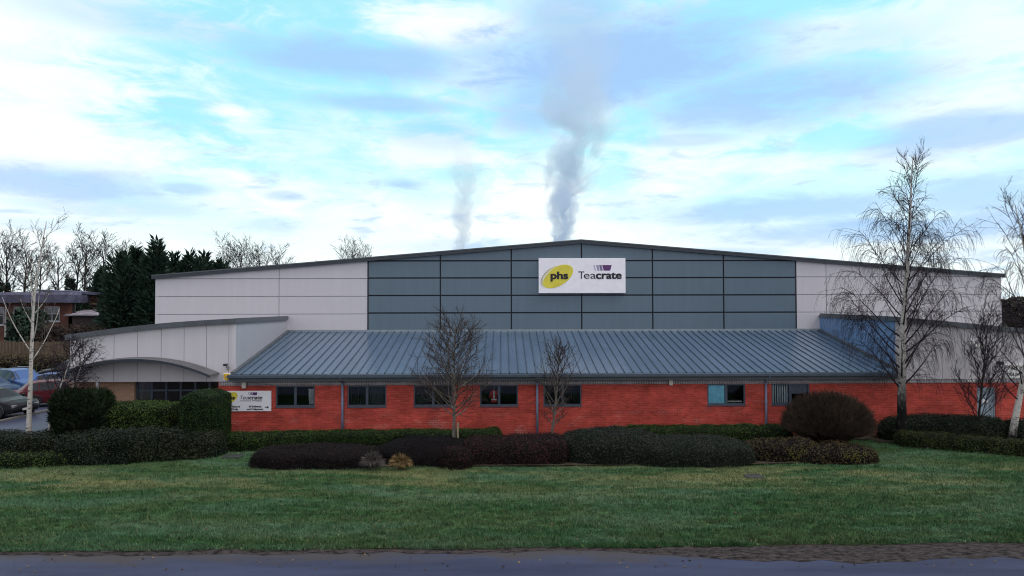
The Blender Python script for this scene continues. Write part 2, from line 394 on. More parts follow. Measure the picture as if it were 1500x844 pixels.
def hz(x, y, s=0.35, a=1.0): return a*mnoise.noise(Vector((x*s, y*s, 3.1)))
def sheet(name, x0, x1, y0, y1, z, m, step=None, f=None, keep=None):
    mb = MB()
    nx = max(1, int((x1-x0)/step)) if step else 1; ny = max(1, int((y1-y0)/step)) if step else 1
    for j in range(ny+1):
        for i in range(nx+1):
            x = x0+(x1-x0)*i/nx; y = y0+(y1-y0)*j/ny; xx, yy, zz = f(x, y, i, j, ny) if f else (x, y, z); mb.v.append((xx, yy, zz))
    for j in range(ny):
        for i in range(nx):
            xc = x0+(x1-x0)*(i+.5)/nx; yc = y0+(y1-y0)*(j+.5)/ny
            if keep and not keep(xc, yc): continue
            a = j*(nx+1)+i; mb.f.append((a, a+1, a+nx+2, a+nx+1)); mb.mi.append(0)
    o = mb.build(name, m, smooth=True); o['kind'] = 'structure'; return o
sheet('ground', -900, 900, -300, 1500, -0.10, groundmat('land', 'land'))
sheet('road', -70, 70, -25, 16.9, 0.0, groundmat('road', 'road'))
def edge_y(x):                                             # wavering worn edge of the turf
    e = 16.45 + 0.10*mnoise.noise(Vector((x*0.5, 0, 0))) + 0.06*mnoise.noise(Vector((x*2.1, 5, 0))) + 0.03*mnoise.noise(Vector((x*6.1, 9, 0)))
    if x > 4: e += 0.035*min(6, x-4)*(0.6+0.5*mnoise.noise(Vector((x*0.4, 2, 2))))
    return e
def lawn_z(x, y): return 0.05 + 0.03*mnoise.noise(Vector((x*0.4, y*0.4, 1))) + 0.015*mnoise.noise(Vector((x*1.7, y*1.7, 4)))
def lawn_f(x, y, i, j, ny):
    if y < 18.5:
        e = edge_y(x); y = e + (y-16.4)*(18.5-e)/(18.5-16.4)
    z = lawn_z(x, y)
    if j == 0: z = 0.0
    return x, y, z
sheet('lawn', -45, 45, 16.4, 31.4, 0.04, lawn_m, 0.3, lawn_f, keep=lambda x, y: y < 26.0 or x > -14.6)
def mud_f(x, y, i, j, ny):
    e = edge_y(x); v = j/ny
    w = 0.30+0.22*mnoise.noise(Vector((x*0.3, 1, 8)))+0.16*mnoise.noise(Vector((x*1.7, 4, 8))) + (0.75 if x > 3 else 0)*min(1, max(0, (x-3)/3))
    yy = e + 0.10 - (1-v)*w
    zz = 0.004 + (math.sin(v*math.pi)**0.7)*(0.015+0.02*mnoise.noise(Vector((x*6, yy*9, 1)))+max(0, 0.05*mnoise.noise(Vector((x*1.2, yy*3, 2))))+ (0.06 if x > 4 else 0)*abs(mnoise.noise(Vector((x*1.9, yy*4, 6)))))
    return x, yy, zz
sheet('muddy_verge', -45, 45, 15.6, 16.6, 0.01, groundmat('mud', 'mud'), 0.12, mud_f)
sheet('car_park', -90, -14.7, 26.1, 70, 0.0, groundmat('park', 'park'))
sheet('hedge_bed', -14.2, 24, 28.9, 30.15, 0.12, groundmat('soil', 'soil'), 0.5, lambda x, y, i, j, ny: (x, y, 0.10+0.02*hz(x, y, 2)))
soil_m = groundmat('soil_bed', 'soil')
def bed(pts):
    mb = MB(); mb.face([(x, y, 0.105) for x, y in pts]); o = mb.build('planting_bed', soil_m); o['kind'] = 'structure'
bed([(-21, 24.9), (-13.6, 26.2), (-11.4, 27.6), (-11.4, 30), (-21, 30)])
bed([(15.6, 28.3), (17.2, 27.9), (23, 25.6), (26, 25.6), (26, 30), (15.6, 30)])
bed([(-8.4, 24.5), (9, 24.5), (13.6, 25.0), (13.6, 26.4), (9, 26.6), (-8.4, 26.0)])

# grass blades on the lawn (nobody could count them: one object)
nb = 420000
u = RNG.random(nb); yb = 16.4+ (29.6-16.4)*u**1.45; xb = (RNG.random(nb)*2-1)*(0.98*yb+2.0)
ok = np.array([(y < 26.0 or x > -14.6) and y > edge_y(x)+0.01 for x, y in zip(xb, yb)]); xb = xb[ok]; yb = yb[ok]; nb = len(xb)
zb = np.array([lawn_z(x, y) for x, y in zip(xb, yb)])
hb = (0.025+0.06*RNG.random(nb)**1.5)*np.array([.55+1.1*max(0, .5+mnoise.noise(Vector((x*2.3, y*3.1, 0)))) for x, y in zip(xb, yb)]); wb = 0.008+0.012*RNG.random(nb); an = RNG.random(nb)*6.283; le = (RNG.random((nb, 2))-.5)*0.09
V = np.empty((nb, 3, 3)); V[:, 0] = np.stack([xb-wb*np.cos(an), yb-wb*np.sin(an), zb-0.01], 1); V[:, 1] = np.stack([xb+wb*np.cos(an), yb+wb*np.sin(an), zb-0.01], 1)
V[:, 2] = np.stack([xb+le[:, 0], yb+le[:, 1], zb+hb], 1)
def np_mesh(name, verts, k, m):
    me = bpy.data.meshes.new(name); n = len(verts)
    me.vertices.add(n); me.vertices.foreach_set('co', np.ascontiguousarray(verts, np.float32).ravel())
    nf = n//k; me.loops.add(n); me.loops.foreach_set('vertex_index', np.arange(n, dtype=np.int32))
    me.polygons.add(nf); me.polygons.foreach_set('loop_start', np.arange(0, n, k, dtype=np.int32)); me.update(calc_edges=True); me.validate()
    me.materials.append(m); return me
o = link(bpy.data.objects.new('lawn_grass', np_mesh('lawn_grass', V.reshape(-1, 3), 3, blade_m))); o['kind'] = 'stuff'

nl = 900; xl = (RNG.random(nl)*2-1)*19; yl = 15.2+RNG.random(nl)**1.5*10.5; zl = np.array([lawn_z(x, y)+.035 if y > edge_y(x) else .02 for x, y in zip(xl, yl)])
nn_ = RNG.normal(size=(nl, 3))*.5+np.array([0, 0, 1]); tt_ = np.cross(nn_, RNG.normal(size=(nl, 3))); tt_ /= np.linalg.norm(tt_, axis=1)[:, None]; bb2 = np.cross(tt_, nn_); bb2 /= np.linalg.norm(bb2, axis=1)[:, None]
sl = (.014+.028*RNG.random(nl))[:, None]; pl = np.stack([xl, yl, zl], 1)
o = link(bpy.data.objects.new('fallen_leaves', np_mesh('fallen_leaves', np.stack([pl-tt_*sl, pl-bb2*sl*.6, pl+tt_*sl, pl+bb2*sl*.6], 1).reshape(-1, 3), 4, leafmat('dead_leaf', (0.05, 0.03, 0.018), (0.20, 0.13, 0.07), .8)))); o['kind'] = 'stuff'

# ------------------------------------------------------------------ the warehouse
YF, YM = 30.1, 37.3
bld = empty('warehouse', (4.3, 30.1, 0), 'wide low pitched warehouse with white and grey cladding over a red brick front', 'building')
def wx(px, Y, py=480): return P(px, py, Y).x
def wz(py, Y, px=750): return P(px, py, Y).z
XL, XR = wx(227, YM), wx(1467, YM, 440)
XM = wx(851, YM, 400)
ZR = wz(355, YM, 851); ZE = 0.5*(wz(407, YM, 227)+wz(405, YM, 1467))
slopeL = (ZR-ZE)/(XM-XL); slopeR = (ZR-ZE)/(XR-XM)
def gz(x): return ZR - (XM-x)*slopeL if x < XM else ZR - (x-XM)*slopeR
def clad(name, x0, x1, z0, z1, y, xj, zj, g, depth, mats, top=None, parent=bld):
    """one connected cladding wall: panels with recessed joints; optional sloping top"""
    bm = bmesh.new()
    def cuts(a, b, js):
        c = [a]
        for j in sorted(js): c += [j-g/2, j+g/2]
        return c+[b]
    xs, zs = cuts(x0, x1, xj), cuts(z0, z1, zj)
    grid = [[bm.verts.new((x, y, z)) for x in xs] for z in zs]
    gr = []
    for j in range(len(zs)-1):
        for i in range(len(xs)-1):
            f = bm.faces.new((grid[j][i], grid[j][i+1], grid[j+1][i+1], grid[j+1][i]))
            if i % 2 or j % 2: f.material_index = 1
    if top:
        for (px_, pz_), (qx, qz) in zip(top[:-1], top[1:]):
            nrm = Vector((-(qz-pz_), 0, qx-px_)).normalized()
            bmesh.ops.bisect_plane(bm, geom=bm.verts[:]+bm.edges[:]+bm.faces[:], plane_co=(px_, y, pz_), plane_no=nrm, clear_outer=True)
    gr = [f for f in bm.faces if f.material_index == 1]
    if gr:
        r = bmesh.ops.extrude_face_region(bm, geom=gr)
        bmesh.ops.translate(bm, verts=[v for v in r['geom'] if isinstance(v, bmesh.types.BMVert)], vec=(0, depth, 0))
        bmesh.ops.delete(bm, geom=[f for f in gr if f.is_valid], context='FACES')
    bm.verts.ensure_lookup_table()
    off = root_loc(parent); bmesh.ops.translate(bm, verts=bm.verts, vec=-off)
    me = bpy.data.meshes.new(name); bm.to_mesh(me); bm.free()
    for m in mats: me.materials.append(m)
    o = link(bpy.data.objects.new(name, me)); o.parent = parent; return o
gx = [wx(p, YM, 430) for p in (540, 645, 749, 852, 956, 1060, 1165)]
gzj = [wz(p, YM, 850) for p in (382, 407, 432.5, 458)]
zbot = 3.6
topm = [(XL, ZE-0.02), (XM, ZR-0.02), (XR, ZE-0.02)]
clad('grey_wall', gx[0], gx[-1], zbot, ZR+0.2, YM, gx[1:-1], gzj, 0.075, 0.05, [M['grey_clad'], M['joint']], topm)
wzj = [wz(p, YM, 320) for p in (408.5, 434.5, 460.5)]
clad('white_wall', XL, gx[0]-0.07, zbot, ZR, YM, [wx(408.5, YM)], wzj, 0.035, 0.04, [M['white_clad'], M['pale_joint']], topm[:2])
wzj = [wz(p, YM, 1300) for p in (405.5, 431.5, 457)]
clad('white_wall', gx[-1]+0.07, XR, zbot, ZR, YM, [wx(1211, YM)], wzj, 0.035, 0.04, [M['white_clad'], M['pale_joint']], topm[1:])
for x in (gx[0]-0.035, gx[-1]+0.035): MB().box((x-0.034, YM-0.012, zbot), (x+0.034, YM+0.06, gz(x)-0.05)).build('panel_trim', M['joint'], bld)
# flanks and back of the hall, and its roof
YB = YM+62
mb = MB(); mb.box((XL, YM+0.02, 0), (XL+0.15, YB, ZE-0.02)); mb.build('side_wall', M['white_clad'], bld)
mb = MB(); mb.box((XR-0.15, YM+0.02, 0), (XR, YB, ZE-0.02)); mb.build('side_wall', M['white_clad'], bld)
mb = MB(); mb.prism([(XL+.15, 0), (XR-.15, 0), (XR-.15, gz(XR-.15)-.03), (XM, ZR-.03), (XL+.15, gz(XL+.15)-.03)], YB-0.15, YB-0.02); mb.build('back_wall', M['white_clad'], bld)
def slope_slab(mb, xa, za, xb, zb_, y0, y1, t=0.12, mi=0):
    mb.prism([(xa, za), (xb, zb_), (xb, zb_+t), (xa, za+t)], y0, y1, mi)
ov = 0.12
mb = MB(); mb.prism([(XL-ov, gz(XL-ov)), (XM, ZR), (XR+ov, gz(XR+ov)), (XR+ov, gz(XR+ov)+.10), (XM, ZR+.10), (XL-ov, gz(XL-ov)+.10)], YM-0.10, YB+.1)
rf = mb.build('gable_roof', M['gable_roof'], bld)
mb = MB(); mb.prism([(XL-ov-.02, gz(XL-ov)-0.07), (XM, ZR-0.07), (XR+ov+.02, gz(XR+ov)-0.07), (XR+ov+.02, gz(XR+ov)+.085), (XM, ZR+.085), (XL-ov-.02, gz(XL-ov)+.085)], YM-0.16, YM-0.102)
mb.build('verge_trim', M['trim_dark'], rf)
mb = MB(); mb.prism([(XL-ov-.03, gz(XL-ov)+0.087), (XM, ZR+0.087), (XR+ov+.03, gz(XR+ov)+0.087), (XR+ov+.03, gz(XR+ov)+.15), (XM, ZR+.15), (XL-ov-.03, gz(XL-ov)+.15)], YM-0.18, YM+.2)
mb.build('verge_capping', M['trim'], rf)

# lean-to roof over the brick front
X0, X1 = wx(345, YF, 545), wx(1312, YF, 545)
ZG = wz(548, 29.6, 800); ZT = wz(486, YM, 800)
YE = 29.62
def seam_roof():
    mb = MB(); xs = []; x = X0+0.02; pitch_ = 0.385; k = 0
    prof = ((0.0, 0), (0.008, 0.045), (0.034, 0.045), (0.042, 0), (0.21, 0.004))
    while x < X1-0.02:
        for a, h in prof:
            if x+a < X1-0.02: xs.append((x+a, h))
        x += pitch_
    xs.append((X1-0.02, 0))
    rows = [(0.0, 0.0), (0.40, 0.0), (0.604, 0), (0.610, 0.005), (0.8, .005), (1.0, 0.005)]
    for t, dzz in rows:
        for xx, h in xs: mb.v.append((xx, YE+(YM-0.03-YE)*t, ZG+0.03+(ZT-ZG)*t+h+dzz+0.006*mnoise.noise(Vector((xx*0.7, t*6, 0)))))
    n = len(xs)
    for j in range(len(rows)-1):
        for i in range(n-1):
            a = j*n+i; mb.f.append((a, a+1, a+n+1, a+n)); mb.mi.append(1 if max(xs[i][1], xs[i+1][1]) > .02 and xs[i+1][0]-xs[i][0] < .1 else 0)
    return mb
lr = seam_roof().build('lean_to_roof', [M['roof'], mat('seam_shade', (0.042, 0.068, 0.102), .35)], bld)  # rib faces coloured darker to imitate shade and dark reflections along the seams
mb = MB(); mb.prism([(X0+.02, ZT-.02), (X1-.02, ZT-.02), (X1-.02, ZT+.13), (X0+.02, ZT+.13)], YM-0.13, YM-0.055); mb.build('ridge_flashing', M['trim_pale'], lr)
def verge(x0, x1):
    mb = MB(); k = len(mb.v)
    dx_ = x1-x0
    for (t, h) in ((0, -.03), (1, -.03), (1, .11), (0, .11)):
        pass
    ya, yb_ = YE-.02, YM-.14; za, zb_ = ZG+.01, ZT-.01
    pts = [(x0, ya, za), (x1, ya, za), (x1, yb_, zb_), (x0, yb_, zb_), (x0, ya, za+.12), (x1, ya, za+.12), (x1, yb_, zb_+.12), (x0, yb_, zb_+.12)]
    mb.add(pts, [(0,3,2,1),(4,5,6,7),(0,1,5,4),(1,2,6,5),(2,3,7,6),(3,0,4,7)])
    mb.build('verge_flashing', M['trim'], lr)
verge(X0-.02, X0+.16); verge(X1-.16, X1+.02)
mb = MB(); mb.prism([(X0-.12, ZG-.13), (X1+.02, ZG-.13), (X1+.02, ZG+.02), (X0-.12, ZG+.02)], YE-0.16, YE-.0)
mb.build('gutter', M['gutter'], bld, bevel=0.02)
ZSOF = ZG-0.16
mb = MB(); mb.box((X0-.1, YE+.004, ZSOF-0.12), (X1, YF-.055, ZG-0.02)); mb.build('fascia', M['trim'], bld)
ZS1 = ZSOF-0.13; ZS0 = ZS1-0.22
# brick front with window openings
win_px = [(404, 461, 565.5, 598.5), (509, 566, 564.3, 597), (606, 663, 563.5, 596), (703, 759, 562.5, 594.5), (796, 852, 562, 594.5), (1036, 1092, 561.5, 594), (1130, 1186, 561.5, 593.5)]
wins = []
for a, b_, t, b2 in win_px:
    p = P(a, t, YF); q_ = P(b_, b2, YF); wins.append([p.x, q_.x])
zt_ = ZS0-0.004; zb0_ = sum(P(a, b2, YF).z for a, b_, t, b2 in win_px)/len(win_px)
DX0, DX1 = wx(1431, YF, 590), wx(1458, YF, 590)
XA = wx(321, YF, 560); XZ = wx(1640, YF, 560)
def hole_wall(name, x0, x1, z0, z1, y, holes, m, depth=0.11, parent=bld, mats=None):
    xs = sorted({x0, x1, *[h[0] for h in holes], *[h[1] for h in holes]}); zs = sorted({z0, z1, *[h[2] for h in holes], *[h[3] for h in holes]})
    mb = MB(); n = len(xs)
    inside = lambda x, z: any(h[0] < x < h[1] and h[2] < z < h[3] for h in holes)
    for z in zs:
        for x in xs: mb.v.append((x, y, z))
    for j in range(len(zs)-1):
        for i in range(n-1):
            if not inside((xs[i]+xs[i+1])/2, (zs[j]+zs[j+1])/2):
                a = j*n+i; mb.f.append((a, a+1, a+n+1, a+n)); mb.mi.append(0)
    for h in holes:
        a, b_, c, d = h
        for (p, q_) in (((a, c), (a, d)), ((a, d), (b_, d)), ((b_, d), (b_, c)), ((b_, c), (a, c))):
            mb.face([(p[0], y, p[1]), (q_[0], y, q_[1]), (q_[0], y+depth, q_[1]), (p[0], y+depth, p[1])])
    return mb.build(name, m, parent, weld=True)
holes = [(w[0], w[1], zb0_, zt_-0.002) for w in wins] + [(DX0, DX1, 0.12, 2.12)]
hole_wall('brick_wall', XA, XZ, -0.05, ZS0-0.001, YF, holes, M['brick'])
mb = MB(); mb.box((XA, YF-.012, ZS0), (X1, YF+.10, ZS1)); mb.box((X1+.001, YF-.012, ZS0), (XZ, YF+.10, ZS1-.05)); mb.build('soldier_course', M['soldier'], bld)
# dark room behind the windows
mb = MB(); xa, xb2, ya, yb2 = XA+.1, X1+6, YF+.14, YM-.2
for pts in ([(xa, yb2, 0), (xb2, yb2, 0), (xb2, yb2, 2.6), (xa, yb2, 2.6)], [(xa, ya, 0.0), (xb2, ya, 0.0), (xb2, yb2, 0.0), (xa, yb2, 0.0)], [(xa, ya, 2.6), (xb2, ya, 2.6), (xb2, yb2, 2.6), (xa, yb2, 2.6)],
            [(xa, ya, 0), (xa, yb2, 0), (xa, yb2, 2.6), (xa, ya, 2.6)], [(xb2, ya, 0), (xb2, yb2, 0), (xb2, yb2, 2.6), (xb2, ya, 2.6)]): mb.face(pts)
mb.build('office_interior', M['room'], bld, weld=True)
def slats(mb, x0, x1, z0, z1, y, n, turn, fill=0.8):
    w = (x1-x0)/n*fill/2
    for i in range(n):
        c = x0+(x1-x0)*(i+.5)/n; a = turn+random.uniform(-.12, .12)
        dxx, dyy = w*math.cos(a), w*math.sin(a)
        mb.face([(c-dxx, y-dyy, z0), (c+dxx, y+dyy, z0), (c+dxx, y+dyy, z1), (c-dxx, y-dyy, z1)])
for k, w in enumerate(wins):
    x0, x1 = w; z0, z1 = zb0_, zt_-0.003; y0 = YF+.03; fw = 0.06; xm = (x0+x1)/2
    mb = MB()
    mb.box((x0+.002, y0, z0+.002), (x1-.002, y0+.07, z0+fw+.03)); mb.box((x0+.002, y0, z1-fw), (x1-.002, y0+.07, z1-.002))
    mb.box((x0+.002, y0+.001, z0+fw+.03), (x0+fw, y0+.069, z1-fw)); mb.box((x1-fw, y0+.001, z0+fw+.03), (x1-.002, y0+.069, z1-fw)); mb.box((xm-.055, y0-.004, z0+fw+.03), (xm+.055, y0+.066, z1-fw))
    fr = mb.build('window', M['frame'], bld)
    for a, b_ in ((x0+fw, xm-.055), (xm+.055, x1-fw)):
        MB().box((a, y0+.03, z0+fw+.03), (b_, y0+.038, z1-fw)).build('pane', M['glass'], fr)
    MB().box((x0-.03, YF-.04, z0-.03), (x1+.03, YF+.10, z0-.001)).build('sill', M['frame'], fr)
    zi0, zi1 = z0+fw+.04, z1-fw-.005
    la, lb_, ra, rb_ = x0+fw+.01, xm-.06, xm+.06, x1-fw-.01
    yi = YF+.22
    if k == 0:
        mb = MB()
        pts = [(rb_-.24+.24*i/12, yi+.03*math.sin(i*1.9)) for i in range(13)]
        for (xa_, ya_), (xb_, yb_) in zip(pts[:-1], pts[1:]): mb.face([(xa_, ya_, zi0), (xb_, yb_, zi0), (xb_-.03, yb_, zi1-.1), (xa_-.03, ya_, zi1-.1)])
        mb.build('curtain', M['curtain'], fr, weld=True)
    if k in (1, 2, 4):
        mb = MB(); slats(mb, la, lb_, zi0, zi1, yi, 7, 1.0 if k != 2 else .5, .9); slats(mb, ra, rb_, zi0, zi1, yi, 7, .5 if k == 1 else 1.0, .9); mb.build('vertical_blind', M['blind_dark'], fr)
    if k == 5:
        mb = MB(); slats(mb, la+.005, lb_-.005, zi0-.03, zi1+.03, YF+.084, 9, 0.05, 1.05); bl = mb.build('vertical_blind', M['blind_blue'], fr); bl['label'] = 'closed bright blue blind'
        MB().box((ra, YF+.20, zi0+.02), (rb_, YF+.5, zi0+.07)).build('inner_shelf', M['cream'], fr)
    if k == 6:
        mb = MB(); slats(mb, la, lb_, zi0-.03, zi1, YF+.115, 7, .25, .72); mb.build('vertical_blind', M['blind_pale'], fr)
        MB().box((ra-.03, YF+.13, (zi0+zi1)/2), (rb_+.02, YF+.14, zi1+.03)).build('roller_blind', mat('grey_blind', (0.22, 0.22, 0.26), .8), fr)
# drainpipes
for px_ in (501.5, 787, 1122.5):
    x = wx(px_, YF-.1, 600); mb = MB()
    mb.tube([Vector((x, YF-.09, ZG-.25)), Vector((x, YF-.09, 0.1))], .052, 12)
    pp = mb.build('downpipe', M['pipe'], bld, smooth=True)
    mb = MB(); mb.tube([Vector((x, YE-.06, ZG-.10)), Vector((x, YE-.02, ZG-.2)), Vector((x, YF-.09, ZG-.30))], .05, 10); mb.build('swan_neck', M['pipe'], pp, smooth=True)
    for z in (0.55, 1.5): MB().box((x-.075, YF-.10, z), (x+.075, YF-.002, z+.05)).build('bracket', M['pipe'], pp)
# raised end blocks (left entrance block, right block)
ZB0 = wz(559, YF, 300)
XB = wx(103, YF, 520)
def lblock_top(x):      # gently bowed parapet
    t = (x-XB)/(X0-XB); zl, zr = wz(496, YF, 103), wz(472.5, YF, 345)
    return zl+(zr-zl)*t+0.10*math.sin(math.pi*t)
xj = [wx(p, YF, 520) for p in (134, 167.5, 202, 236.5, 270, 303, 335.5)]
npt = 9
tops = [(XB+(X0-XB)*i/(npt-1), lblock_top(XB+(X0-XB)*i/(npt-1))) for i in range(npt)]
lbk = clad('white_wall', XB, X0-.002, ZB0, 6, YF-.03, xj, [], 0.022, 0.02, [M['white_clad'], M['pale_joint']], tops)
mb = MB(); zt0 = lblock_top(X0)
def sidewall(mb, x, zf, zbk, t):
    mb.add([(x, YF, ZB0+.0), (x, YM, 3.0), (x, YM, zbk), (x, YF, zf), (x+t, YF, ZB0+.0), (x+t, YM, 3.0), (x+t, YM, zbk), (x+t, YF, zf)],
           [(0,1,2,3),(7,6,5,4),(0,4,5,1),(1,5,6,2),(2,6,7,3),(3,7,4,0)])
zbl = wz(468, YM, 420)
M['return_clad'] = streaked('return_cladding', (0.36, 0.37, 0.41), 0.5, 0.05)
sidewall(mb, X0-.004, zt0, zbl, -.12); mb.build('return_wall', M['return_clad'], bld)
mb = MB(); mb.box((X0-.16, YF-.05, ZB0-.01), (X0+.012, YF-.028, zt0-.02)); mb.build('corner_flashing', M['white_clad'], bld)
# block roof slab + parapet trim (bowed)
def bowed(xs, zf, y0, y1, lo, hi, name, m, x_end=None):
    mb = MB(); n = len(xs)
    for y in (y0, y1):
        for x in xs:
            mb.v.append((x, y, zf(x)+lo)); mb.v.append((x, y, zf(x)+hi))
    for i in range(n-1):
        a = 2*i; b_ = 2*n+2*i
        for f in ((a, a+2, a+3, a+1), (b_, b_+1, b_+3, b_+2), (a+1, a+3, b_+3, b_+1), (a, b_, b_+2, a+2)): mb.f.append(f); mb.mi.append(0)
    for a in (0, 2*(n-1)): mb.f.append((a, a+1, 2*n+a+1, 2*n+a)); mb.mi.append(0)
    return mb.build(name, m, bld, weld=True)
xs = [XB-.15+(X0+.05-XB+.15)*i/14 for i in range(15)]
bowed(xs, lblock_top, YF-.12, YM-.02, .01, .14, 'block_roof', M['trim'])
bowed(xs, lblock_top, YF-.17, YF-.122, -.04, .18, 'parapet_trim', M['trim'])
mb = MB(); mb.add([(X0-.0, YF-.175, zt0-.025), (X0+.075, YF-.175, zt0-.025), (X0+.075, YM-.2, zbl-.025), (X0, YM-.2, zbl-.025), (X0, YF-.175, zt0+.19), (X0+.075, YF-.175, zt0+.19), (X0+.075, YM-.2, zbl+.19), (X0, YM-.2, zbl+.19)],
                  [(0,3,2,1),(4,5,6,7),(0,1,5,4),(1,2,6,5),(2,3,7,6),(3,0,4,7)])
mb.build('parapet_trim', M['trim'], bld)
mb = MB(); mb.box((XB, YF, ZB0), (XB+.12, YM, lblock_top(XB)-.02)); mb.build('side_wall', M['white_clad'], bld)
# entrance: piers, glazed screen, soffit
ZD = 0.0
mb = MB(); mb.box((XB, YF, ZD), (XB+.4, YF+.5, ZB0-.01)); mb.build('entrance_pier', M['tan_brick'], bld)
xp0, xp1 = wx(143, YF, 575), wx(186, YF, 575)
mb = MB(); mb.box((xp0-.9, YF+.5, ZD), (xp1+.05, YF+.8, ZB0-.01)); mb.build('entrance_wall', M['tan_brick'], bld)
mb = MB(); mb.box((xp0-.08, YF+.0, ZD), (xp0+.02, YF+.1, ZB0-.01)); mb.build('entrance_post', M['white_clad'], bld)
xs0, xs1 = xp1+.05, XA
mb = MB(); ys = YF+.65
for i, x in enumerate(np.linspace(xs0+.05, xs1-.05, 7)): mb.box((x-.04, ys, ZD), (x+.04, ys+.09, ZB0-.02))
mb.box((xs0+.1, ys+.002, 2.0), (xs1-.1, ys+.088, 2.08)); mb.box((xs0+.1, ys+.002, ZD+.02), (xs1-.1, ys+.088, ZD+.14))
scr = mb.build('entrance_screen', M['frame'], bld)
for a, b_ in zip(np.linspace(xs0+.05, xs1-.05, 7)[:-1], np.linspace(xs0+.05, xs1-.05, 7)[1:]):
    MB().box((a+.04, ys+.04, ZD+.14), (b_-.04, ys+.05, ZB0-.02)).build('pane', M['glass'], scr)
mb = MB(); mb.box((XB+.1, YF+.05, ZB0), (XA+.3, YF+4, ZB0+.05)); mb.build('soffit', M['white_clad'], bld)
mb = MB(); mb.box((XA-.1, YF+.12, ZD), (XA-.02, YF+.65, ZB0)); mb.build('entrance_pier', M['brick'], bld)
mb = MB()
for pts in ([(XB+.2, YF+4, 0), (XA, YF+4, 0), (XA, YF+4, 2.5), (XB+.2, YF+4, 2.5)], [(XB+.2, YF+.8, .02), (XA, YF+.8, .02), (XA, YF+4, .02), (XB+.2, YF+4, .02)]): mb.face(pts)
mb.build('lobby_interior', mat('lobby', (0.09, 0.07, 0.08), .8), bld, weld=True)
# arched canopy over the entrance
cx0, cx1 = wx(100, YF, 545), wx(322, YF, 545); zc = wz(546, YF, 322); zk = wz(523, YF, 225)
def arch(t): return cx0+(cx1-cx0)*t, zc+(zk-zc)*(1-abs(2*t-1)**2.1)
mb = MB(); n = 33; rows = [(YF-.04, 0), (YF-.33, -.0), (YF-.36, .03), (YF-.39, .0), (YF-.66, .0), (YF-.69, .03), (YF-.72, .0), (YF-1.02, .0), (YF-1.05, .0)]
for y, dzz in rows:
    for i in range(n): x, z = arch(i/(n-1)); mb.v.append((x, y, z+dzz))
for i in range(n): x, z = arch(i/(n-1)); mb.v.append((x, YF-1.05, z-.11))
for i in range(n): x, z = arch(i/(n-1)); mb.v.append((x, YF-.98, z-.11))
for i in range(n): x, z = arch(i/(n-1)); mb.v.append((x, YF-.98, z-.04))
for i in range(n): x, z = arch(i/(n-1)); mb.v.append((x, YF-.04, z-.04))
nr = len(rows)+4
for j in range(nr-1):
    for i in range(n-1): a = j*n+i; mb.f.append((a, a+1, a+n+1, a+n)); mb.mi.append(1 if j >= nr-5 and j <= nr-3 else 0)
for i in (0, n-1):
    mb.f.append(tuple(j*n+i for j in range(nr))); mb.mi.append(0)
M['canopy'] = mat('canopy_sheet', (0.10, 0.10, 0.105), .38, metal=.3)
can = mb.build('entrance_canopy', [M['canopy'], M['trim_dark']], bld)
for t in (0.16, 0.5, 0.84):
    x, z = arch(t); mb = MB(); mb.tube([Vector((x, YF-.03, z-.12)), Vector((x, YF-.97, z-.08))], .04, 8); mb.build('canopy_strut', M['trim_dark'], can)
# right block
XRE = wx(1640, YF, 500)
zr0, zr1 = wz(470, YF, 1313), wz(487, YF, 1500); xr1 = wx(1500, YF, 487)
def rblock_top(x): return zr0+(zr1-zr0)*(x-X1)/(xr1-X1)
xj = list(np.arange(X1+1.05, XRE-.3, 1.02))
ZB1 = ZS1-.05
clad('white_wall', X1+.002, XRE, ZB1+.003, 6, YF-.03, xj, [], 0.022, 0.02, [M['white_clad'], M['pale_joint']], [(X1, zr0), (XRE, rblock_top(XRE))])
mb = MB(); zbr = wz(464, YM, 1200); sidewall(mb, X1+.004, zr0, zbr, .12); mb.build('return_wall', M['blue_clad'], bld)
mb = MB(); mb.box((X1-.012, YF-.05, ZB1-.01), (X1+.18, YF-.028, zr0-.02)); mb.build('corner_flashing', M['white_clad'], bld)
xs = [X1-.05+(XRE+.1-X1)*i/6 for i in range(7)]
bowed(xs, rblock_top, YF-.12, YM-.02, .01, .14, 'block_roof', M['trim']); bowed(xs, rblock_top, YF-.17, YF-.122, -.04, .18, 'parapet_trim', M['trim'])
mb = MB(); mb.add([(X1-.075, YF-.175, zr0-.025), (X1, YF-.175, zr0-.025), (X1, YM-.2, zbr-.025), (X1-.075, YM-.2, zbr-.025), (X1-.075, YF-.175, zr0+.19), (X1, YF-.175, zr0+.19), (X1, YM-.2, zbr+.19), (X1-.075, YM-.2, zbr+.19)],
                  [(0,3,2,1),(4,5,6,7),(0,1,5,4),(1,2,6,5),(2,3,7,6),(3,0,4,7)])
mb.build('parapet_trim', M['trim'], bld)
p = P(1234, 491, 35.5); mb = MB(); mb.box((X1-.02, 35.2, wz(494, 35.5)), (X1+.004, 35.75, wz(484, 35.5))); mb.build('wall_vent', mat('vent_blue', (0.10, 0.15, 0.25), .5), bld)
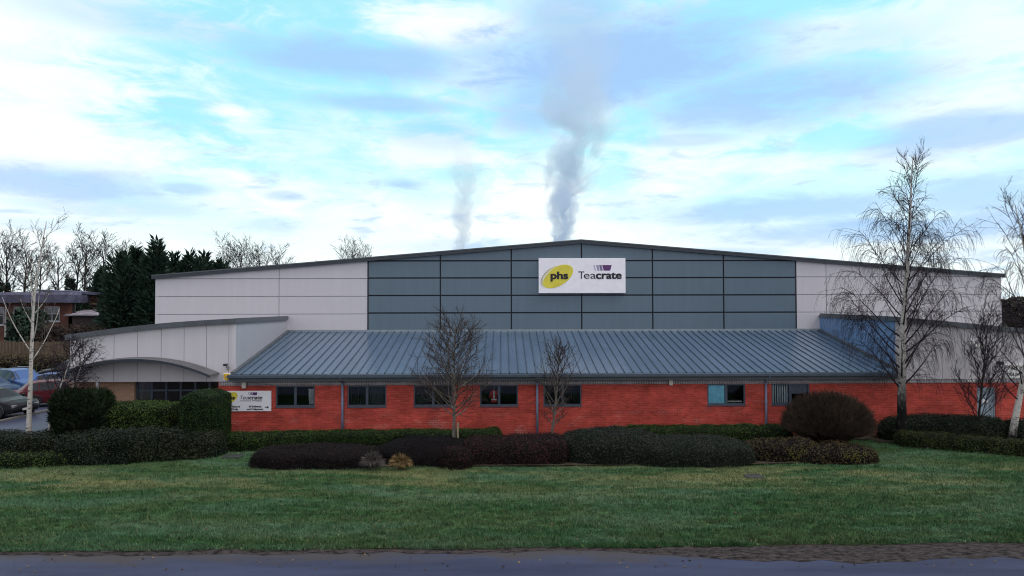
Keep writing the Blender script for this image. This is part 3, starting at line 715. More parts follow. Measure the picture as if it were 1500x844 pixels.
# side door
mb = MB(); mb.box((DX0+.06, YF+.04, 0.12), (DX1-.06, YF+.09, 2.06)); dr = mb.build('side_door', M['door'], bld)
mb = MB(); mb.box((DX0+.002, YF+.02, .12), (DX0+.06, YF+.10, 2.118)); mb.box((DX1-.06, YF+.02, .12), (DX1-.002, YF+.10, 2.118)); mb.box((DX0+.06, YF+.02, 2.06), (DX1-.06, YF+.10, 2.118)); mb.build('door_frame', M['trim_pale'], dr)
mb = MB(); mb.box((DX1-.2, YF-.0, 1.05), (DX1-.14, YF+.04, 1.2)); mb.build('door_handle', M['metal'], dr)
mb = MB(); mb.box((DX0+.28, YF+.034, 1.40), (DX0+.52, YF+.041, 1.58)); mb.build('door_notice', M['white'], dr)

# ------------------------------------------------------------------ signs
def ellipse(cx, cz, a, b_, ang, n=48, k=1.0):
    ca, sa = math.cos(ang), math.sin(ang)
    return [(cx+a*math.cos(t)*ca-b_*math.sin(t)*sa, cz+a*math.cos(t)*sa+b_*math.sin(t)*ca) for t in [2*math.pi*i/n*k for i in range(n)]]
def logo(root, x, z, s, y, italic=0.0, grey=False):
    """x, z: top left of the board; s: metres per board unit (unit = photo-zoom pixel, 1272 wide, 505 high)"""
    X = lambda u: x+u*s
    Z = lambda v: z-v*s
    MB().prism(ellipse(X(275), Z(265), 252*s, 138*s, R(30)), y-.010, y+.002).build('logo_oval', M['yellow'], root)
    ca, sa = math.cos(R(30)), math.sin(R(30)); up, lo = [], []
    for i in range(25):
        t = R(75)+R(115)*i/24; w = 5.5*math.sin(math.pi*i/24)
        for lst, k in ((up, 12+w), (lo, 12-w)):
            a, b_ = (252+k), (138+k)
            lst.append((X(275)+(a*math.cos(t)*ca-b_*math.sin(t)*sa)*s, Z(265)+(a*math.cos(t)*sa+b_*math.sin(t)*ca)*s))
    MB().prism(up+lo[::-1], y-.011, y+.002).build('logo_arc', M['olive'], root)
    up, lo = [], []
    for i in range(25):
        t = R(88)+R(95)*i/24; w = 7*math.sin(math.pi*i/24)
        for lst, k in ((up, -14+w), (lo, -14-w)):
            a, b_ = (252+k), (138+k)
            lst.append((X(275)+(a*math.cos(t)*ca-b_*math.sin(t)*sa)*s, Z(265)+(a*math.cos(t)*sa+b_*math.sin(t)*ca)*s))
    MB().prism(up+lo[::-1], y-.016, y+.002).build('logo_highlight', M['white'], root)
    text_part('phs', 'lettering', M['ink'], root, X(180), y-.016, Z(300), 150*s, bold=8*s, width=244*s, shear=italic)
    text_part('T', 'lettering', M['ink_grey'] if grey else M['ink'], root, X(582), y-.006, Z(298), 155*s, width=86*s, shear=italic)
    text_part('ea', 'lettering', M['ink_grey'] if grey else M['ink'], root, X(660), y-.006, Z(298), 155*s, width=176*s, shear=italic)
    text_part('crate', 'lettering', M['ink'], root, X(842), y-.006, Z(298), 155*s, bold=(4.0 if grey else 7.0)*s, width=366*s, shear=italic)
    def par(a, b_, c, d, m): MB().prism([(X(a), Z(100)), (X(b_), Z(100)), (X(d), Z(181)), (X(c), Z(181))], y-.008, y+.002).build('logo_crate', m, root)
    par(930, 1070, 952, 1046, M['purple']); par(884, 920, 904, 938, M['purple_b']); par(840, 876, 862, 892, M['purple_c']); par(800, 826, 820, 838, M['purple_d'])
p0, p1 = P(789, 378.5, YM-.2), P(916.5, 429.5, YM-.2)
sg = empty('company_sign', ((p0.x+p1.x)/2, YM-.1, p1.z), 'large white company sign with yellow oval logo hanging high on the grey gable', 'sign')
MB().box((p0.x, YM-.2, p1.z), (p1.x, YM-.02, p0.z)).build('sign_board', M['board'], sg, bevel=.02)
logo(sg, p0.x, p0.z, (p1.x-p0.x)/1272, YM-.2)
YS = YF-.06
p0, p1 = P(306, 573.0, YS), P(397, 602.3, YS)
sg = empty('entrance_sign', ((p0.x+p1.x)/2, YF-.03, p1.z), 'white deliveries sign with black arrow on the red brick wall beside the clipped hedge', 'sign')
MB().box((p0.x, YS, p1.z), (p1.x, YF-.004, p0.z)).build('sign_board', M['board2'], sg)
sc_ = (p1.x-p0.x)/1272*1.0
_w = p1.x-p0.x; px2 = _w/91
logo(sg, p0.x+16.3*px2, p0.z+3.0*px2, _w*0.000562, YS, italic=0.25, grey=True)
def st(body, a, b_, size, w, m='ink', bold=0.0, al='LEFT'): text_part(body, 'lettering', M[m], sg, p0.x+(a-306)*px2, YS-.006, p0.z-(b_-573)*px2, size*px2, bold=bold*px2, width=w*px2, align=al)
st('environmental by', 352, 588.0, 2.2, 16, 'ink_grey'); st('Workspace', 369.5, 588.0, 2.2, 14, 'ink_grey', .05)
st('All Visitors', 330, 597.0, 3.6, 21.5, bold=.10); st('Park Only', 331, 600.8, 3.6, 18, bold=.10)
st('All Deliveries', 364.5, 597.0, 3.6, 18.5, bold=.10); st('and Collections', 362, 600.8, 3.6, 23, bold=.10)
ax, azz = p0.x+(388-306)*px2, p0.z-(597-573)*px2
MB().prism([(ax, azz-.5*px2), (ax+3.2*px2, azz-.5*px2), (ax+3.2*px2, azz-1.8*px2), (ax+6*px2, azz), (ax+3.2*px2, azz+1.8*px2), (ax+3.2*px2, azz+.5*px2), (ax, azz+.5*px2)], YS-.012, YS+.002).build('arrow', M['ink'], sg)
p0, p1 = P(1472, 533, YS), P(1512, 553.5, YS)
sg = empty('yard_sign', ((p0.x+p1.x)/2, YF-.03, p1.z), 'white sign with black capitals on the cladding behind the leaning birch', 'sign')
MB().box((p0.x, YF-.09, p1.z), (p1.x, YF-.035, p0.z)).build('sign_board', M['white'], sg)
_w = (p1.x-p0.x)/40
text_part('ALL YARD', 'lettering', M['ink'], sg, p0.x+8*_w, YF-.097, p0.z-8.5*_w, 7*_w, bold=.2*_w, width=30*_w)
text_part('DELIVERIES', 'lettering', M['ink'], sg, p0.x+2*_w, YF-.097, p0.z-17*_w, 6*_w, bold=.15*_w, width=35*_w)

# ------------------------------------------------------------------ small wall fittings
for px_, py_, w_, lab in ((357, 564, .18, 'cream box lamp on the brick wall above the entrance sign'), (680.5, 560.5, .13, 'cream box lamp behind the round headed bare tree'), (983, 559.5, .18, 'cream box lamp on the long blank stretch of brick wall')):
    p = P(px_, py_, YF-.15); o = empty('wall_lamp', (p.x, YF-.1, p.z), lab, 'lamp', 'lamps along the brick front')
    MB().box((p.x-w_/2, YF-.17, p.z-.12), (p.x+w_/2, YF-.05, p.z+.13)).build('lamp_housing', M['cream'], o, bevel=.02)
    MB().box((p.x-w_/2+.02, YF-.16, p.z-.145), (p.x+w_/2-.02, YF-.06, p.z-.121)).build('lens', M['white'], o)
    MB().box((p.x-.05, YF-.05, p.z-.06), (p.x+.05, YF-.013, p.z+.06)).build('mount', M['metal'], o)
p = P(1422, 558, YF-.1); o = empty('door_lamp', p, 'slim white lamp above the pale blue side door', 'lamp')
MB().box((p.x-.16, YF-.14, p.z-.04), (p.x+.16, YF-.04, p.z+.04)).build('lamp_housing', M['white'], o, bevel=.01); MB().box((p.x-.05, YF-.04, p.z-.03), (p.x+.05, YF-.013, p.z+.03)).build('mount', M['metal'], o)
p = P(332, 552, YF-.08); o = empty('alarm_box', p, 'small yellow alarm box on the white cladding at the block corner', 'alarm')
MB().prism([(p.x-.11, p.z+.13), (p.x-.13, p.z-.02), (p.x-.05, p.z-.15), (p.x+.05, p.z-.15), (p.x+.13, p.z-.02), (p.x+.11, p.z+.13)], YF-.13, YF-.03).build('cover', M['alarm'], o, bevel=.015)
MB().box((p.x-.15, YF-.06, p.z-.17), (p.x+.15, YF-.031, p.z+.15)).build('backplate', M['board'], o)
MB().box((p.x-.03, YF-.137, p.z-.05), (p.x+.03, YF-.131, p.z+.03)).build('emblem', M['olive'], o)
def cctv(px_, py_, lab, s=1.0):
    p = P(px_, py_, YF-.1); o = empty('security_camera', p, lab, 'camera', 'cameras on the cladding')
    MB().box((p.x-.10*s, YF-.42, p.z-.02), (p.x+.06*s, YF-.18, p.z+.10*s)).build('camera_body', M['black'], o, bevel=.02)
    mb = MB(); mb.tube([Vector((p.x, YF-.03, p.z-.12)), Vector((p.x, YF-.2, p.z-.10)), Vector((p.x, YF-.28, p.z))], .02, 8); mb.build('arm', M['metal'], o)
    MB().box((p.x-.05, YF-.06, p.z-.2), (p.x+.05, YF-.031, p.z-.06)).build('mount', M['metal'], o)
cctv(333.5, 535, 'small dark camera on the white cladding beside the entrance canopy', .8); cctv(1461, 533, 'dark camera on the white cladding beside the black lettered yard sign', 1.2)
p = P(1430, 503, YF-.2); o = empty('floodlight', p, 'curved white floodlight on the white block above the side door', 'lamp')
mb = MB(); pts = [Vector((p.x-.22+.40*i/10, YF-.22, p.z+.18-.34*math.sin(i/10*2.4))) for i in range(11)]; mb.tube(pts, [.05+.05*math.sin(i/10*3.14) for i in range(11)], 10); mb.build('lamp_head', M['white'], o, smooth=True)
mb = MB(); mb.tube([Vector((p.x+.05, YF-.03, p.z-.05)), Vector((p.x+.05, YF-.22, p.z-.10))], .03, 8); mb.build('bracket', M['black'], o)
w = wins[3]; xg = w[0]+.62; o = empty('red_garment', (xg, YF+.5, 1.0), 'red and white striped garment hanging inside the fourth office window', 'clothing')
mb = MB(); zt = zt_-.28; zb2 = zb0_+.13
mb.prism([(xg-.13, zb2), (xg+.12, zb2), (xg+.11, zt-.12), (xg+.19, zt-.34), (xg+.24, zt-.3), (xg+.13, zt), (xg-.12, zt), (xg-.24, zt-.3), (xg-.19, zt-.34), (xg-.12, zt-.12)], YF+.3, YF+.36); gm = mb.build('jacket', M['red'], o)
mb = MB(); mb.box((xg-.13, YF+.292, zb2+.1), (xg+.12, YF+.299, zb2+.15)); mb.build('stripe', M['white'], o)
mb = MB(); mb.box((xg-.03, YF+.292, zb2+.16), (xg+.02, YF+.299, zt-.03)); mb.build('stripe', M['white'], o)
MB().box((xg-.012, YF+.32, zt-.0), (xg+.012, YF+.34, zt_+.1)).build('hanger', M['metal'], o)

# ------------------------------------------------------------------ vegetation builders
def scatter_leaves(tv, tf, n, size, lift, asp=0.6, tilt=0.9, rng=RNG, thin=0):
    """n small quads spread over triangles (tv, tf)"""
    A = tv[tf[:, 0]]; B = tv[tf[:, 1]]; C = tv[tf[:, 2]]
    nr = np.cross(B-A, C-A); ar = np.linalg.norm(nr, axis=1); nr /= ar[:, None]+1e-9
    idx = rng.choice(len(tf), n, p=ar/ar.sum()); r1 = np.sqrt(rng.random(n))[:, None]; r2 = rng.random(n)[:, None]
    p = A[idx]*(1-r1)+B[idx]*r1*(1-r2)+C[idx]*r1*r2; N = nr[idx]
    p = p + N*(rng.random(n)[:, None]*lift)
    N = N + (rng.random((n, 3))-.5)*2*tilt; N /= np.linalg.norm(N, axis=1)[:, None]+1e-9
    if thin:        # sparse and bare patches
        nv = np.array([mnoise.noise(Vector((a*2.2, b_*2.2, c*2.6))) for a, b_, c in p]); keep = (nv > -.28) | (rng.random(n) > thin); p, N, n = p[keep], N[keep], int(keep.sum())
    t = np.cross(N, rng.normal(size=(n, 3))); t /= np.linalg.norm(t, axis=1)[:, None]+1e-9; b = np.cross(N, t)
    s = (size*(0.6+0.8*rng.random(n)))[:, None]
    q = np.stack([p-t*s*asp*.5, p-b*s*.5*0+t*0-b*s*.5, p+t*s*asp*.5, p+b*s*.5], 1)
    return q.reshape(-1, 3)
def hull_strip(path, w, h, e=0.35, rough=0.06, base=0.08, ns=None, na=14, cap=0.35, hf=None):
    """rounded hedge body swept along a ground path; returns verts, tris"""
    pts = [Vector((p[0], p[1], 0)) for p in path]
    L = [0]
    for a, b in zip(pts[:-1], pts[1:]): L.append(L[-1]+(b-a).length)
    tot = L[-1]; ns = ns or max(10, int(tot/0.22))
    vs = []
    for i in range(ns+1):
        s = tot*i/ns
        k = max(j for j in range(len(L)) if L[j] <= s+1e-6); k = min(k, len(pts)-2)
        a, b = pts[k], pts[k+1]; t = (s-L[k])/((b-a).length+1e-9); c = a.lerp(b, t); d = (b-a).normalized(); nn = Vector((d.y, -d.x, 0))
        ends = min(s, tot-s)/max(cap, 1e-3)
        sc = 1.0 if ends >= 1 else max(0.04, (1-(1-ends)**2.4))**0.5
        hh = h*(hf(i/ns) if hf else 1)
        for j in range(na+1):
            th = math.pi*j/na; cc, ss = math.cos(th), math.sin(th)
            x = math.copysign(abs(cc)**e, cc)*w/2*sc; z = abs(ss)**e*hh*(0.35+0.65*sc)
            q = c+nn*x; nz = Vector((q.x*1.7, q.y*1.7, z*1.7)); f = mnoise.noise(nz)*rough + mnoise.noise(nz*3.1)*rough*.5
            q = q + nn*(cc*f*1.2); vs.append((q.x, q.y, base+max(0, z+ss*f)))
    tf = []
    for i in range(ns):
        for j in range(na):
            a = i*(na+1)+j; tf += [(a, a+1, a+na+2), (a, a+na+2, a+na+1)]
    for i in (0, ns):
        c = i*(na+1)
        for j in range(1, na): tf.append((c, c+j, c+j+1))
    tv = np.array(vs); tf = np.array(tf)
    # make normals face outward
    cen = tv.mean(0)
    A = tv[tf[:, 0]]; nr = np.cross(tv[tf[:, 1]]-A, tv[tf[:, 2]]-A)
    if (nr*(A-cen)).sum() < 0: tf = tf[:, ::-1]
    return tv, tf
def hull_mound(cx, cy, rx, ry, h, e=0.6, rough=0.06, base=0.08, rot=0.0, nu=40, nv=14, p=2.4):
    vs = []
    ca, sa = math.cos(rot), math.sin(rot)
    for j in range(nv+1):
        ph = math.pi/2*j/nv
        for i in range(nu):
            t = 2*math.pi*i/nu; c, s = math.cos(t), math.sin(t)
            rr = (abs(c)**p+abs(s)**p)**(-1/p)
            k = math.cos(ph)**e if j < nv else 0; x = rx*c*rr*k; y = ry*s*rr*k; z = h*math.sin(ph)**e
            X_ = cx+x*ca-y*sa; Y_ = cy+x*sa+y*ca
            f = mnoise.noise(Vector((X_*1.6, Y_*1.6, z*1.6)))*rough+mnoise.noise(Vector((X_*5, Y_*5, z*5)))*rough*.5
            vs.append((X_+(x*ca-y*sa)/(rx)*f, Y_+(x*sa+y*ca)/ry*f, base+z+f*math.sin(ph)))
    tf = []
    for j in range(nv):
        for i in range(nu):
            a = j*nu+i; b = j*nu+(i+1) % nu; tf += [(a, b, b+nu), (a, b+nu, a+nu)]
    return np.array(vs), np.array(tf)
def join_np(name, parts, mats):
    """parts: (verts, faces-array k-gon, material index)"""
    tot = sum(len(v) for v, f, m in parts); me = bpy.data.meshes.new(name)
    V = np.concatenate([v for v, f, m in parts]); off = 0; li = []; ls = []; mi = []; st_ = 0
    for v, f, m in parts:
        k = f.shape[1]; li.append((f+off).ravel()); n = len(f); ls.append(st_+np.arange(n)*k); st_ += n*k; mi.append(np.full(n, m)); off += len(v)
    li = np.concatenate(li).astype(np.int32); ls = np.concatenate(ls).astype(np.int32); mi = np.concatenate(mi).astype(np.int32)
    me.vertices.add(len(V)); me.vertices.foreach_set('co', V.astype(np.float32).ravel()); me.loops.add(len(li)); me.loops.foreach_set('vertex_index', li)
    me.polygons.add(len(ls)); me.polygons.foreach_set('loop_start', ls); me.polygons.foreach_set('material_index', mi)
    me.update(calc_edges=True); me.validate()
    for m in mats: me.materials.append(m)
    return me
def ragged(tv, amt):
    o = tv.copy()
    for i, v in enumerate(tv):
        n = mnoise.noise(Vector((v[0]*1.1, v[1]*1.1, v[2]*1.3)))*amt + mnoise.noise(Vector((v[0]*3.3, v[1]*3.3, v[2]*3.3)))*amt*.55
        o[i, 2] = max(.05, v[2]+n*min(1, v[2])); o[i, 1] -= n*.5
    return o
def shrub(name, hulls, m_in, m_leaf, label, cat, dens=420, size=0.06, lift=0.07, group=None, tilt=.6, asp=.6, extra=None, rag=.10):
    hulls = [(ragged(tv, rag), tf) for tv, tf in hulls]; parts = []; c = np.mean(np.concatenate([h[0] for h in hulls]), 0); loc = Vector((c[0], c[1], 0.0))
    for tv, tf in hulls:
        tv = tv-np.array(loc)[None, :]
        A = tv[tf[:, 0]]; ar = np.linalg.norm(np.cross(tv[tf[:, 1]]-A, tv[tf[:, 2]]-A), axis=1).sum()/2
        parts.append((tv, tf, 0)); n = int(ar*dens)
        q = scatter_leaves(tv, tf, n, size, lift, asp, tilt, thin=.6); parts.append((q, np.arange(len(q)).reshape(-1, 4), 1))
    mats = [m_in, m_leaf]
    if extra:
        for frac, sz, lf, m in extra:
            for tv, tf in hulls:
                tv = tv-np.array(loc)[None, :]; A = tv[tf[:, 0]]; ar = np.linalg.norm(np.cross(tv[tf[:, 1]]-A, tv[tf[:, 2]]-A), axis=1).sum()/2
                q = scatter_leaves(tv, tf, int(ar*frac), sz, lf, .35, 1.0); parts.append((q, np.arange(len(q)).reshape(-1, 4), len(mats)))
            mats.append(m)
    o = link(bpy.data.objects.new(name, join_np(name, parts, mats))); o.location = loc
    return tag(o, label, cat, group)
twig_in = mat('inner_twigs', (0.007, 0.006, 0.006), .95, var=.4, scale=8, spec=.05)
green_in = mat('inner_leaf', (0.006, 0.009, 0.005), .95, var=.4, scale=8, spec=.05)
L_box = leafmat('box_leaf', (0.0077, 0.0220, 0.0055), (0.0275, 0.0539, 0.0121), .55)
L_flat = leafmat('privet_leaf', (0.0154, 0.0350, 0.0070), (0.0595, 0.0910, 0.0196), .55)
L_con = leafmat('conifer_leaf', (0.0060, 0.0156, 0.0072), (0.0228, 0.0372, 0.0144), .6)
L_laurel = leafmat('laurel_leaf', (0.0059, 0.0117, 0.0065), (0.0195, 0.0299, 0.0156), .55, c3=(0.022, 0.026, 0.012), spec=.18)
L_strip = leafmat('low_hedge_leaf', (0.0126, 0.0322, 0.0056), (0.0420, 0.0735, 0.0126), .55)
L_purple = leafmat('purple_twig', (0.0070, 0.0050, 0.0055), (0.0260, 0.0170, 0.0170), .7, c3=(0.014, 0.011, 0.010))
L_dark = leafmat('dark_twig', (0.0045, 0.0040, 0.0049), (0.0162, 0.0135, 0.0153), .7)
L_red = leafmat('red_twig', (0.0120, 0.0060, 0.0060), (0.0510, 0.0180, 0.0180), .7)
L_cot = leafmat('cotoneaster_leaf', (0.0060, 0.0090, 0.0070), (0.0275, 0.0310, 0.0210), .5, spec=.14)
L_brown = leafmat('bronze_leaf', (0.0154, 0.0112, 0.0056), (0.0700, 0.0504, 0.0210), .6, c3=(0.075, 0.066, 0.016))
L_straw = leafmat('straw_leaf', (0.12, 0.08, 0.035), (0.34, 0.24, 0.11), .8)
L_pale = leafmat('dry_leaf', (0.06, 0.055, 0.05), (0.16, 0.145, 0.13), .8)
L_tip = leafmat('bright_tip', (0.06, 0.11, 0.02), (0.13, 0.17, 0.035), .5)

# clipped mounds in the middle of the lawn
def gxy(px, py): g = G(px, py, .08); return g.x, g.y
shrub('clipped_shrub', [hull_mound(wx(467, 25.2, 670), 25.15, 2.42, 0.95, .60, .55, .05, p=3)], twig_in, L_purple, 'long low clipped purple brown shrub, leftmost mound on the lawn', 'shrub', 520, .05, .06, 'clipped mounds on the lawn')
shrub('clipped_shrub', [hull_mound(wx(622, 25.6, 665), 25.6, 1.85, 1.1, .82, .75, .05, p=2.2)], twig_in, L_dark, 'domed blackish clipped shrub under the round headed bare tree', 'shrub', 560, .045, .05, 'clipped mounds on the lawn')
shrub('clipped_shrub', [hull_strip([(wx(672, 25.4, 670), 25.65), (wx(835, 25.4, 670), 25.65)], 2.0, .78, .5, .07, cap=.5, hf=lambda t: .88+.18*t)], twig_in, L_red, 'reddish purple clipped shrub at the foot of the small leaning bare tree', 'shrub', 480, .055, .09, 'clipped mounds on the lawn', extra=[(6, .05, .08, L_pale)])
shrub('clipped_shrub', [hull_mound(wx(895, 26, 665), 25.9, 2.1, 1.35, .98, .6, .05, p=2.6), ], green_in, L_cot, 'grey green clipped mound right of the small leaning bare tree', 'shrub', 520, .05, .06, 'clipped mounds on the lawn')
shrub('clipped_shrub', [hull_mound(wx(1006, 25.6, 665), 25.45, 2.42, 1.3, .76, .55, .05, p=2.8)], green_in, L_cot, 'long grey green clipped mound, largest on the right of the row', 'shrub', 520, .05, .06, 'clipped mounds on the lawn')
shrub('clipped_shrub', [hull_mound(wx(1140, 25.6, 665), 25.55, 1.5, .75, .66, .55, .10, p=2.5), ], twig_in, L_brown, 'bronze brown clipped shrub beside the largest grey green mound', 'shrub', 420, .065, .10, 'clipped mounds on the lawn')
shrub('clipped_shrub', [hull_mound(wx(1218, 25.3, 670), 25.25, 1.60, .8, .50, .55, .10, p=2.5)], twig_in, L_brown, 'low bronze and yellow clipped shrub in front of the big round bush', 'shrub', 420, .065, .10, 'clipped mounds on the lawn')
shrub('small_bush', [hull_mound(wx(669, 24.45, 672), 24.5, .58, .5, .68, .6, .06)], twig_in, L_red, 'small dull red twiggy bush in front of the round headed bare tree', 'bush', 620, .045, .08)
def tuft(cx, cy, r, h, n, m, name, label):
    mb = MB()
    for i in range(n):
        a = random.uniform(0, 6.283); k = random.random()**.5*r; t = random.uniform(0.2, 1.0)
        b = Vector((cx+.3*k*math.cos(a), cy+.3*k*math.sin(a)*.7, .1)); e = Vector((cx+k*math.cos(a)*1.2, cy-.1+k*math.sin(a)*.8, .1+h*(1-(k/r)**2*.6)*t))
        mid = (b+e)/2+Vector((0, 0, h*.22)); d = Vector((random.uniform(-1, 1), random.uniform(-1, 1), random.uniform(-.4, .4))).normalized()*random.uniform(.008, .022)
        mb.face([b-d*.4, mid-d, e, mid+d])
    return tag(mb.build(name, m, loc=(cx, cy, 0)), label, 'plant')
tuft(wx(587, 24.2, 680), 24.2, .42, .62, 900, L_straw, 'dry_plant', 'orange straw coloured dry plant between the two dark mounds')
tuft(wx(546, 24.2, 678), 24.25, .46, .70, 700, L_pale, 'dry_plant', 'greyish dry seed head plant at the end of the leftmost mound')
tuft(wx(352, 28.6, 632), 28.3, .6, .75, 700, L_straw, 'dry_plant', 'dry straw plant at the brick wall below the entrance sign')
# low green hedges along the wall
def P2(px, Y): return (wx(px, Y, 640), Y)
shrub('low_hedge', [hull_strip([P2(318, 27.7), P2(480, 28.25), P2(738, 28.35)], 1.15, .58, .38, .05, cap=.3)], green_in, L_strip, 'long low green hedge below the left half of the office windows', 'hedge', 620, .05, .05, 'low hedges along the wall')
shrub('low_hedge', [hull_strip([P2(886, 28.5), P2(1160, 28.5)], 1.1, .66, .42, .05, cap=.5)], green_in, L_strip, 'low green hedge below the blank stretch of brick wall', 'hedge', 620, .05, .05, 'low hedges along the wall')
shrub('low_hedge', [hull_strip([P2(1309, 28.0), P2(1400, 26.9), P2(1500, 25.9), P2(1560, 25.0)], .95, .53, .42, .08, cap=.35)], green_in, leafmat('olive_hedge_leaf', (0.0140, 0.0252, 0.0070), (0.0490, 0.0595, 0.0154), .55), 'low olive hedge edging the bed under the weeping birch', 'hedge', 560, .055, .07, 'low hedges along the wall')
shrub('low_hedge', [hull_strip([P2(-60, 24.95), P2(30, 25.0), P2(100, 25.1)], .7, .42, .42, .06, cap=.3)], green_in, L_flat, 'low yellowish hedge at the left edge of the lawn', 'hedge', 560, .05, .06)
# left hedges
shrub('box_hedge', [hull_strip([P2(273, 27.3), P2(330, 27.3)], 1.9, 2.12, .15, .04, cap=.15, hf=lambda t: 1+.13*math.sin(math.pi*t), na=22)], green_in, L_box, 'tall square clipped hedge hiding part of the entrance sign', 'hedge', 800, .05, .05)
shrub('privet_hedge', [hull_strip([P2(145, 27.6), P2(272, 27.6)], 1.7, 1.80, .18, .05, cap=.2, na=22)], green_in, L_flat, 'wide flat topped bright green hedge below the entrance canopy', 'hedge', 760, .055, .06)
def sprays(tv, tf, n, ln, w, up, rng=RNG):
    A = tv[tf[:, 0]]; B = tv[tf[:, 1]]; C = tv[tf[:, 2]]; nr = np.cross(B-A, C-A); ar = np.linalg.norm(nr, axis=1); nr /= ar[:, None]+1e-9
    idx = rng.choice(len(tf), n, p=ar/ar.sum()); r1 = np.sqrt(rng.random(n))[:, None]; r2 = rng.random(n)[:, None]
    p = A[idx]*(1-r1)+B[idx]*r1*(1-r2)+C[idx]*r1*r2; d = nr[idx]*.8+np.array([0, 0, up])+(rng.random((n, 3))-.5)*1.1
    d /= np.linalg.norm(d, axis=1)[:, None]; s = np.cross(d, rng.normal(size=(n, 3))); s /= np.linalg.norm(s, axis=1)[:, None]+1e-9
    l = (ln*(.4+.9*rng.random(n)))[:, None]; p = p-d*l*.35
    return np.stack([p, p+d*l*.45+s*w, p+d*l, p+d*l*.45-s*w], 1).reshape(-1, 3)
tv, tf = hull_mound(wx(126, 27, 600), 26.9, 1.02, .85, 2.35, .36, .20, p=2.8)
o = shrub('conifer_bush', [(tv, tf)], green_in, L_con, 'tall loose dark conifer bush in front of the canopy end', 'bush', 260, .08, .12)
c = np.array(o.location); q = sprays(tv, tf, 7000, .30, .022, .7)-c[None, :]
me2 = join_np('conifer_bush', [(tv-c[None, :], tf, 0), (q, np.arange(len(q)).reshape(-1, 4), 1)], [green_in, L_con]); o.data = me2
shrub('laurel_shrub', [hull_strip([P2(85, 25.7), P2(200, 26.0), P2(330, 27.0)], 1.5, 1.02, .5, .14, cap=.5), ], green_in, L_laurel, 'broad dark glossy evergreen shrub in front of the tall clipped hedges', 'shrub', 640, .062, .11, extra=[(8, .06, .12, L_tip)])
shrub('laurel_shrub', [hull_strip([P2(-80, 26.2), P2(20, 26.2), P2(95, 26.2)], 1.3, .92, .5, .14, cap=.4)], green_in, L_laurel, 'dark evergreen shrub around the feet of the white birches', 'shrub', 640, .062, .11)
# right bed
shrub('laurel_shrub', [hull_strip([P2(1288, 28.9), P2(1380, 28.9), P2(1475, 28.7)], 1.2, .95, .5, .12, cap=.9)], green_in, L_laurel, 'wide dark evergreen shrub below the blue side door and birch', 'shrub', 640, .062, .10)
shrub('laurel_shrub', [hull_strip([P2(1470, 28.4), P2(1540, 28.2)], 1.1, .85, .5, .12, cap=.4)], green_in, L_laurel, 'dark evergreen shrub behind the leaning white birch', 'shrub', 640, .062, .10)

# ------------------------------------------------------------------ bare trees
def birch_bark(name, black_to):
    m, nt, b = newmat(name); x, y, z = sep(nt, objco(nt))
    n = fbm(nt, vec(nt, x*3, y*3, z*9), 1.6, 5, .65); n2 = fbm(nt, vec(nt, x*6, y*6, z*3), 1.2, 5, .7)
    c = mix(nt, n.step(.55, .66), (0.50, 0.47, 0.43), (0.035, 0.03, 0.028))
    base = (1-(z+(n2-.5)*2.0).step(black_to*.5, black_to*1.5))
    c = mix(nt, base, c, mix(nt, n2.step(.60, .68), (0.010, 0.009, 0.009), (0.24, 0.22, 0.20)))
    nt.links.new(c, b.inputs['Base Color']); b.inputs['Roughness'].default_value = .85; b.inputs['Specular IOR Level'].default_value = .1; bump(nt, b, n, .5, .01); return m
B_white = birch_bark('white_birch_bark', 0.2); B_mix = birch_bark('weeping_birch_bark', 2.7); B_pale = birch_bark('pale_birch_bark', 0.9)
twig_dark = mat('dark_twigs', (0.030, 0.022, 0.028), .9, var=.3, spec=.1)
twig_small = mat('small_tree_twigs', (0.050, 0.038, 0.034), .9, var=.3, spec=.1)
twig_brown = mat('brown_twigs', (0.060, 0.046, 0.038), .9, var=.3)
twig_far = mat('far_twigs', (0.014, 0.012, 0.012), .9, var=.3, spec=.05)
twig_pale = mat('pale_twigs', (0.16, 0.13, 0.11), .9, var=.3)
bark_grey = mat('grey_bark', (0.12, 0.105, 0.088), .9, var=.35, scale=12, stretch=(1, 1, .3), bmp=.4, bscale=30)
bark_dark = mat('dark_bark', (0.024, 0.019, 0.016), .9, var=.4, scale=8, bmp=.4)
def path(p, d, L, n, wob, trop, rnd=random):
    pts = [p.copy()]; d = d.normalized(); s = L/n
    for i in range(n):
        d = (d + Vector((rnd.uniform(-1, 1), rnd.uniform(-1, 1), rnd.uniform(-1, 1)))*wob + trop(i/n)).normalized(); p = p + d*s; pts.append(p.copy())
    return pts
def at(pts, t):
    k = t*(len(pts)-1); i = min(int(k), len(pts)-2); return pts[i].lerp(pts[i+1], k-i), (pts[i+1]-pts[i]).normalized()
def taper(r0, r1, n): return [r0+(r1-r0)*(i/n)**.8 for i in range(n+1)]
def side_dir(d, ang, spin):
    o = d.orthogonal().normalized(); o.rotate(__import__('mathutils').Quaternion(d, spin)); return (d*math.cos(ang)+o*math.sin(ang)).normalized()
def tree(name, base, label, cat, group, m_trunk, m_crown, build):
    o = empty(name, base, label, cat, group); tr, cr = MB(), MB(); build(tr, cr, Vector(base))
    tr.build('trunk', m_trunk, o, smooth=True); cr.build('crown', m_crown, o); return o
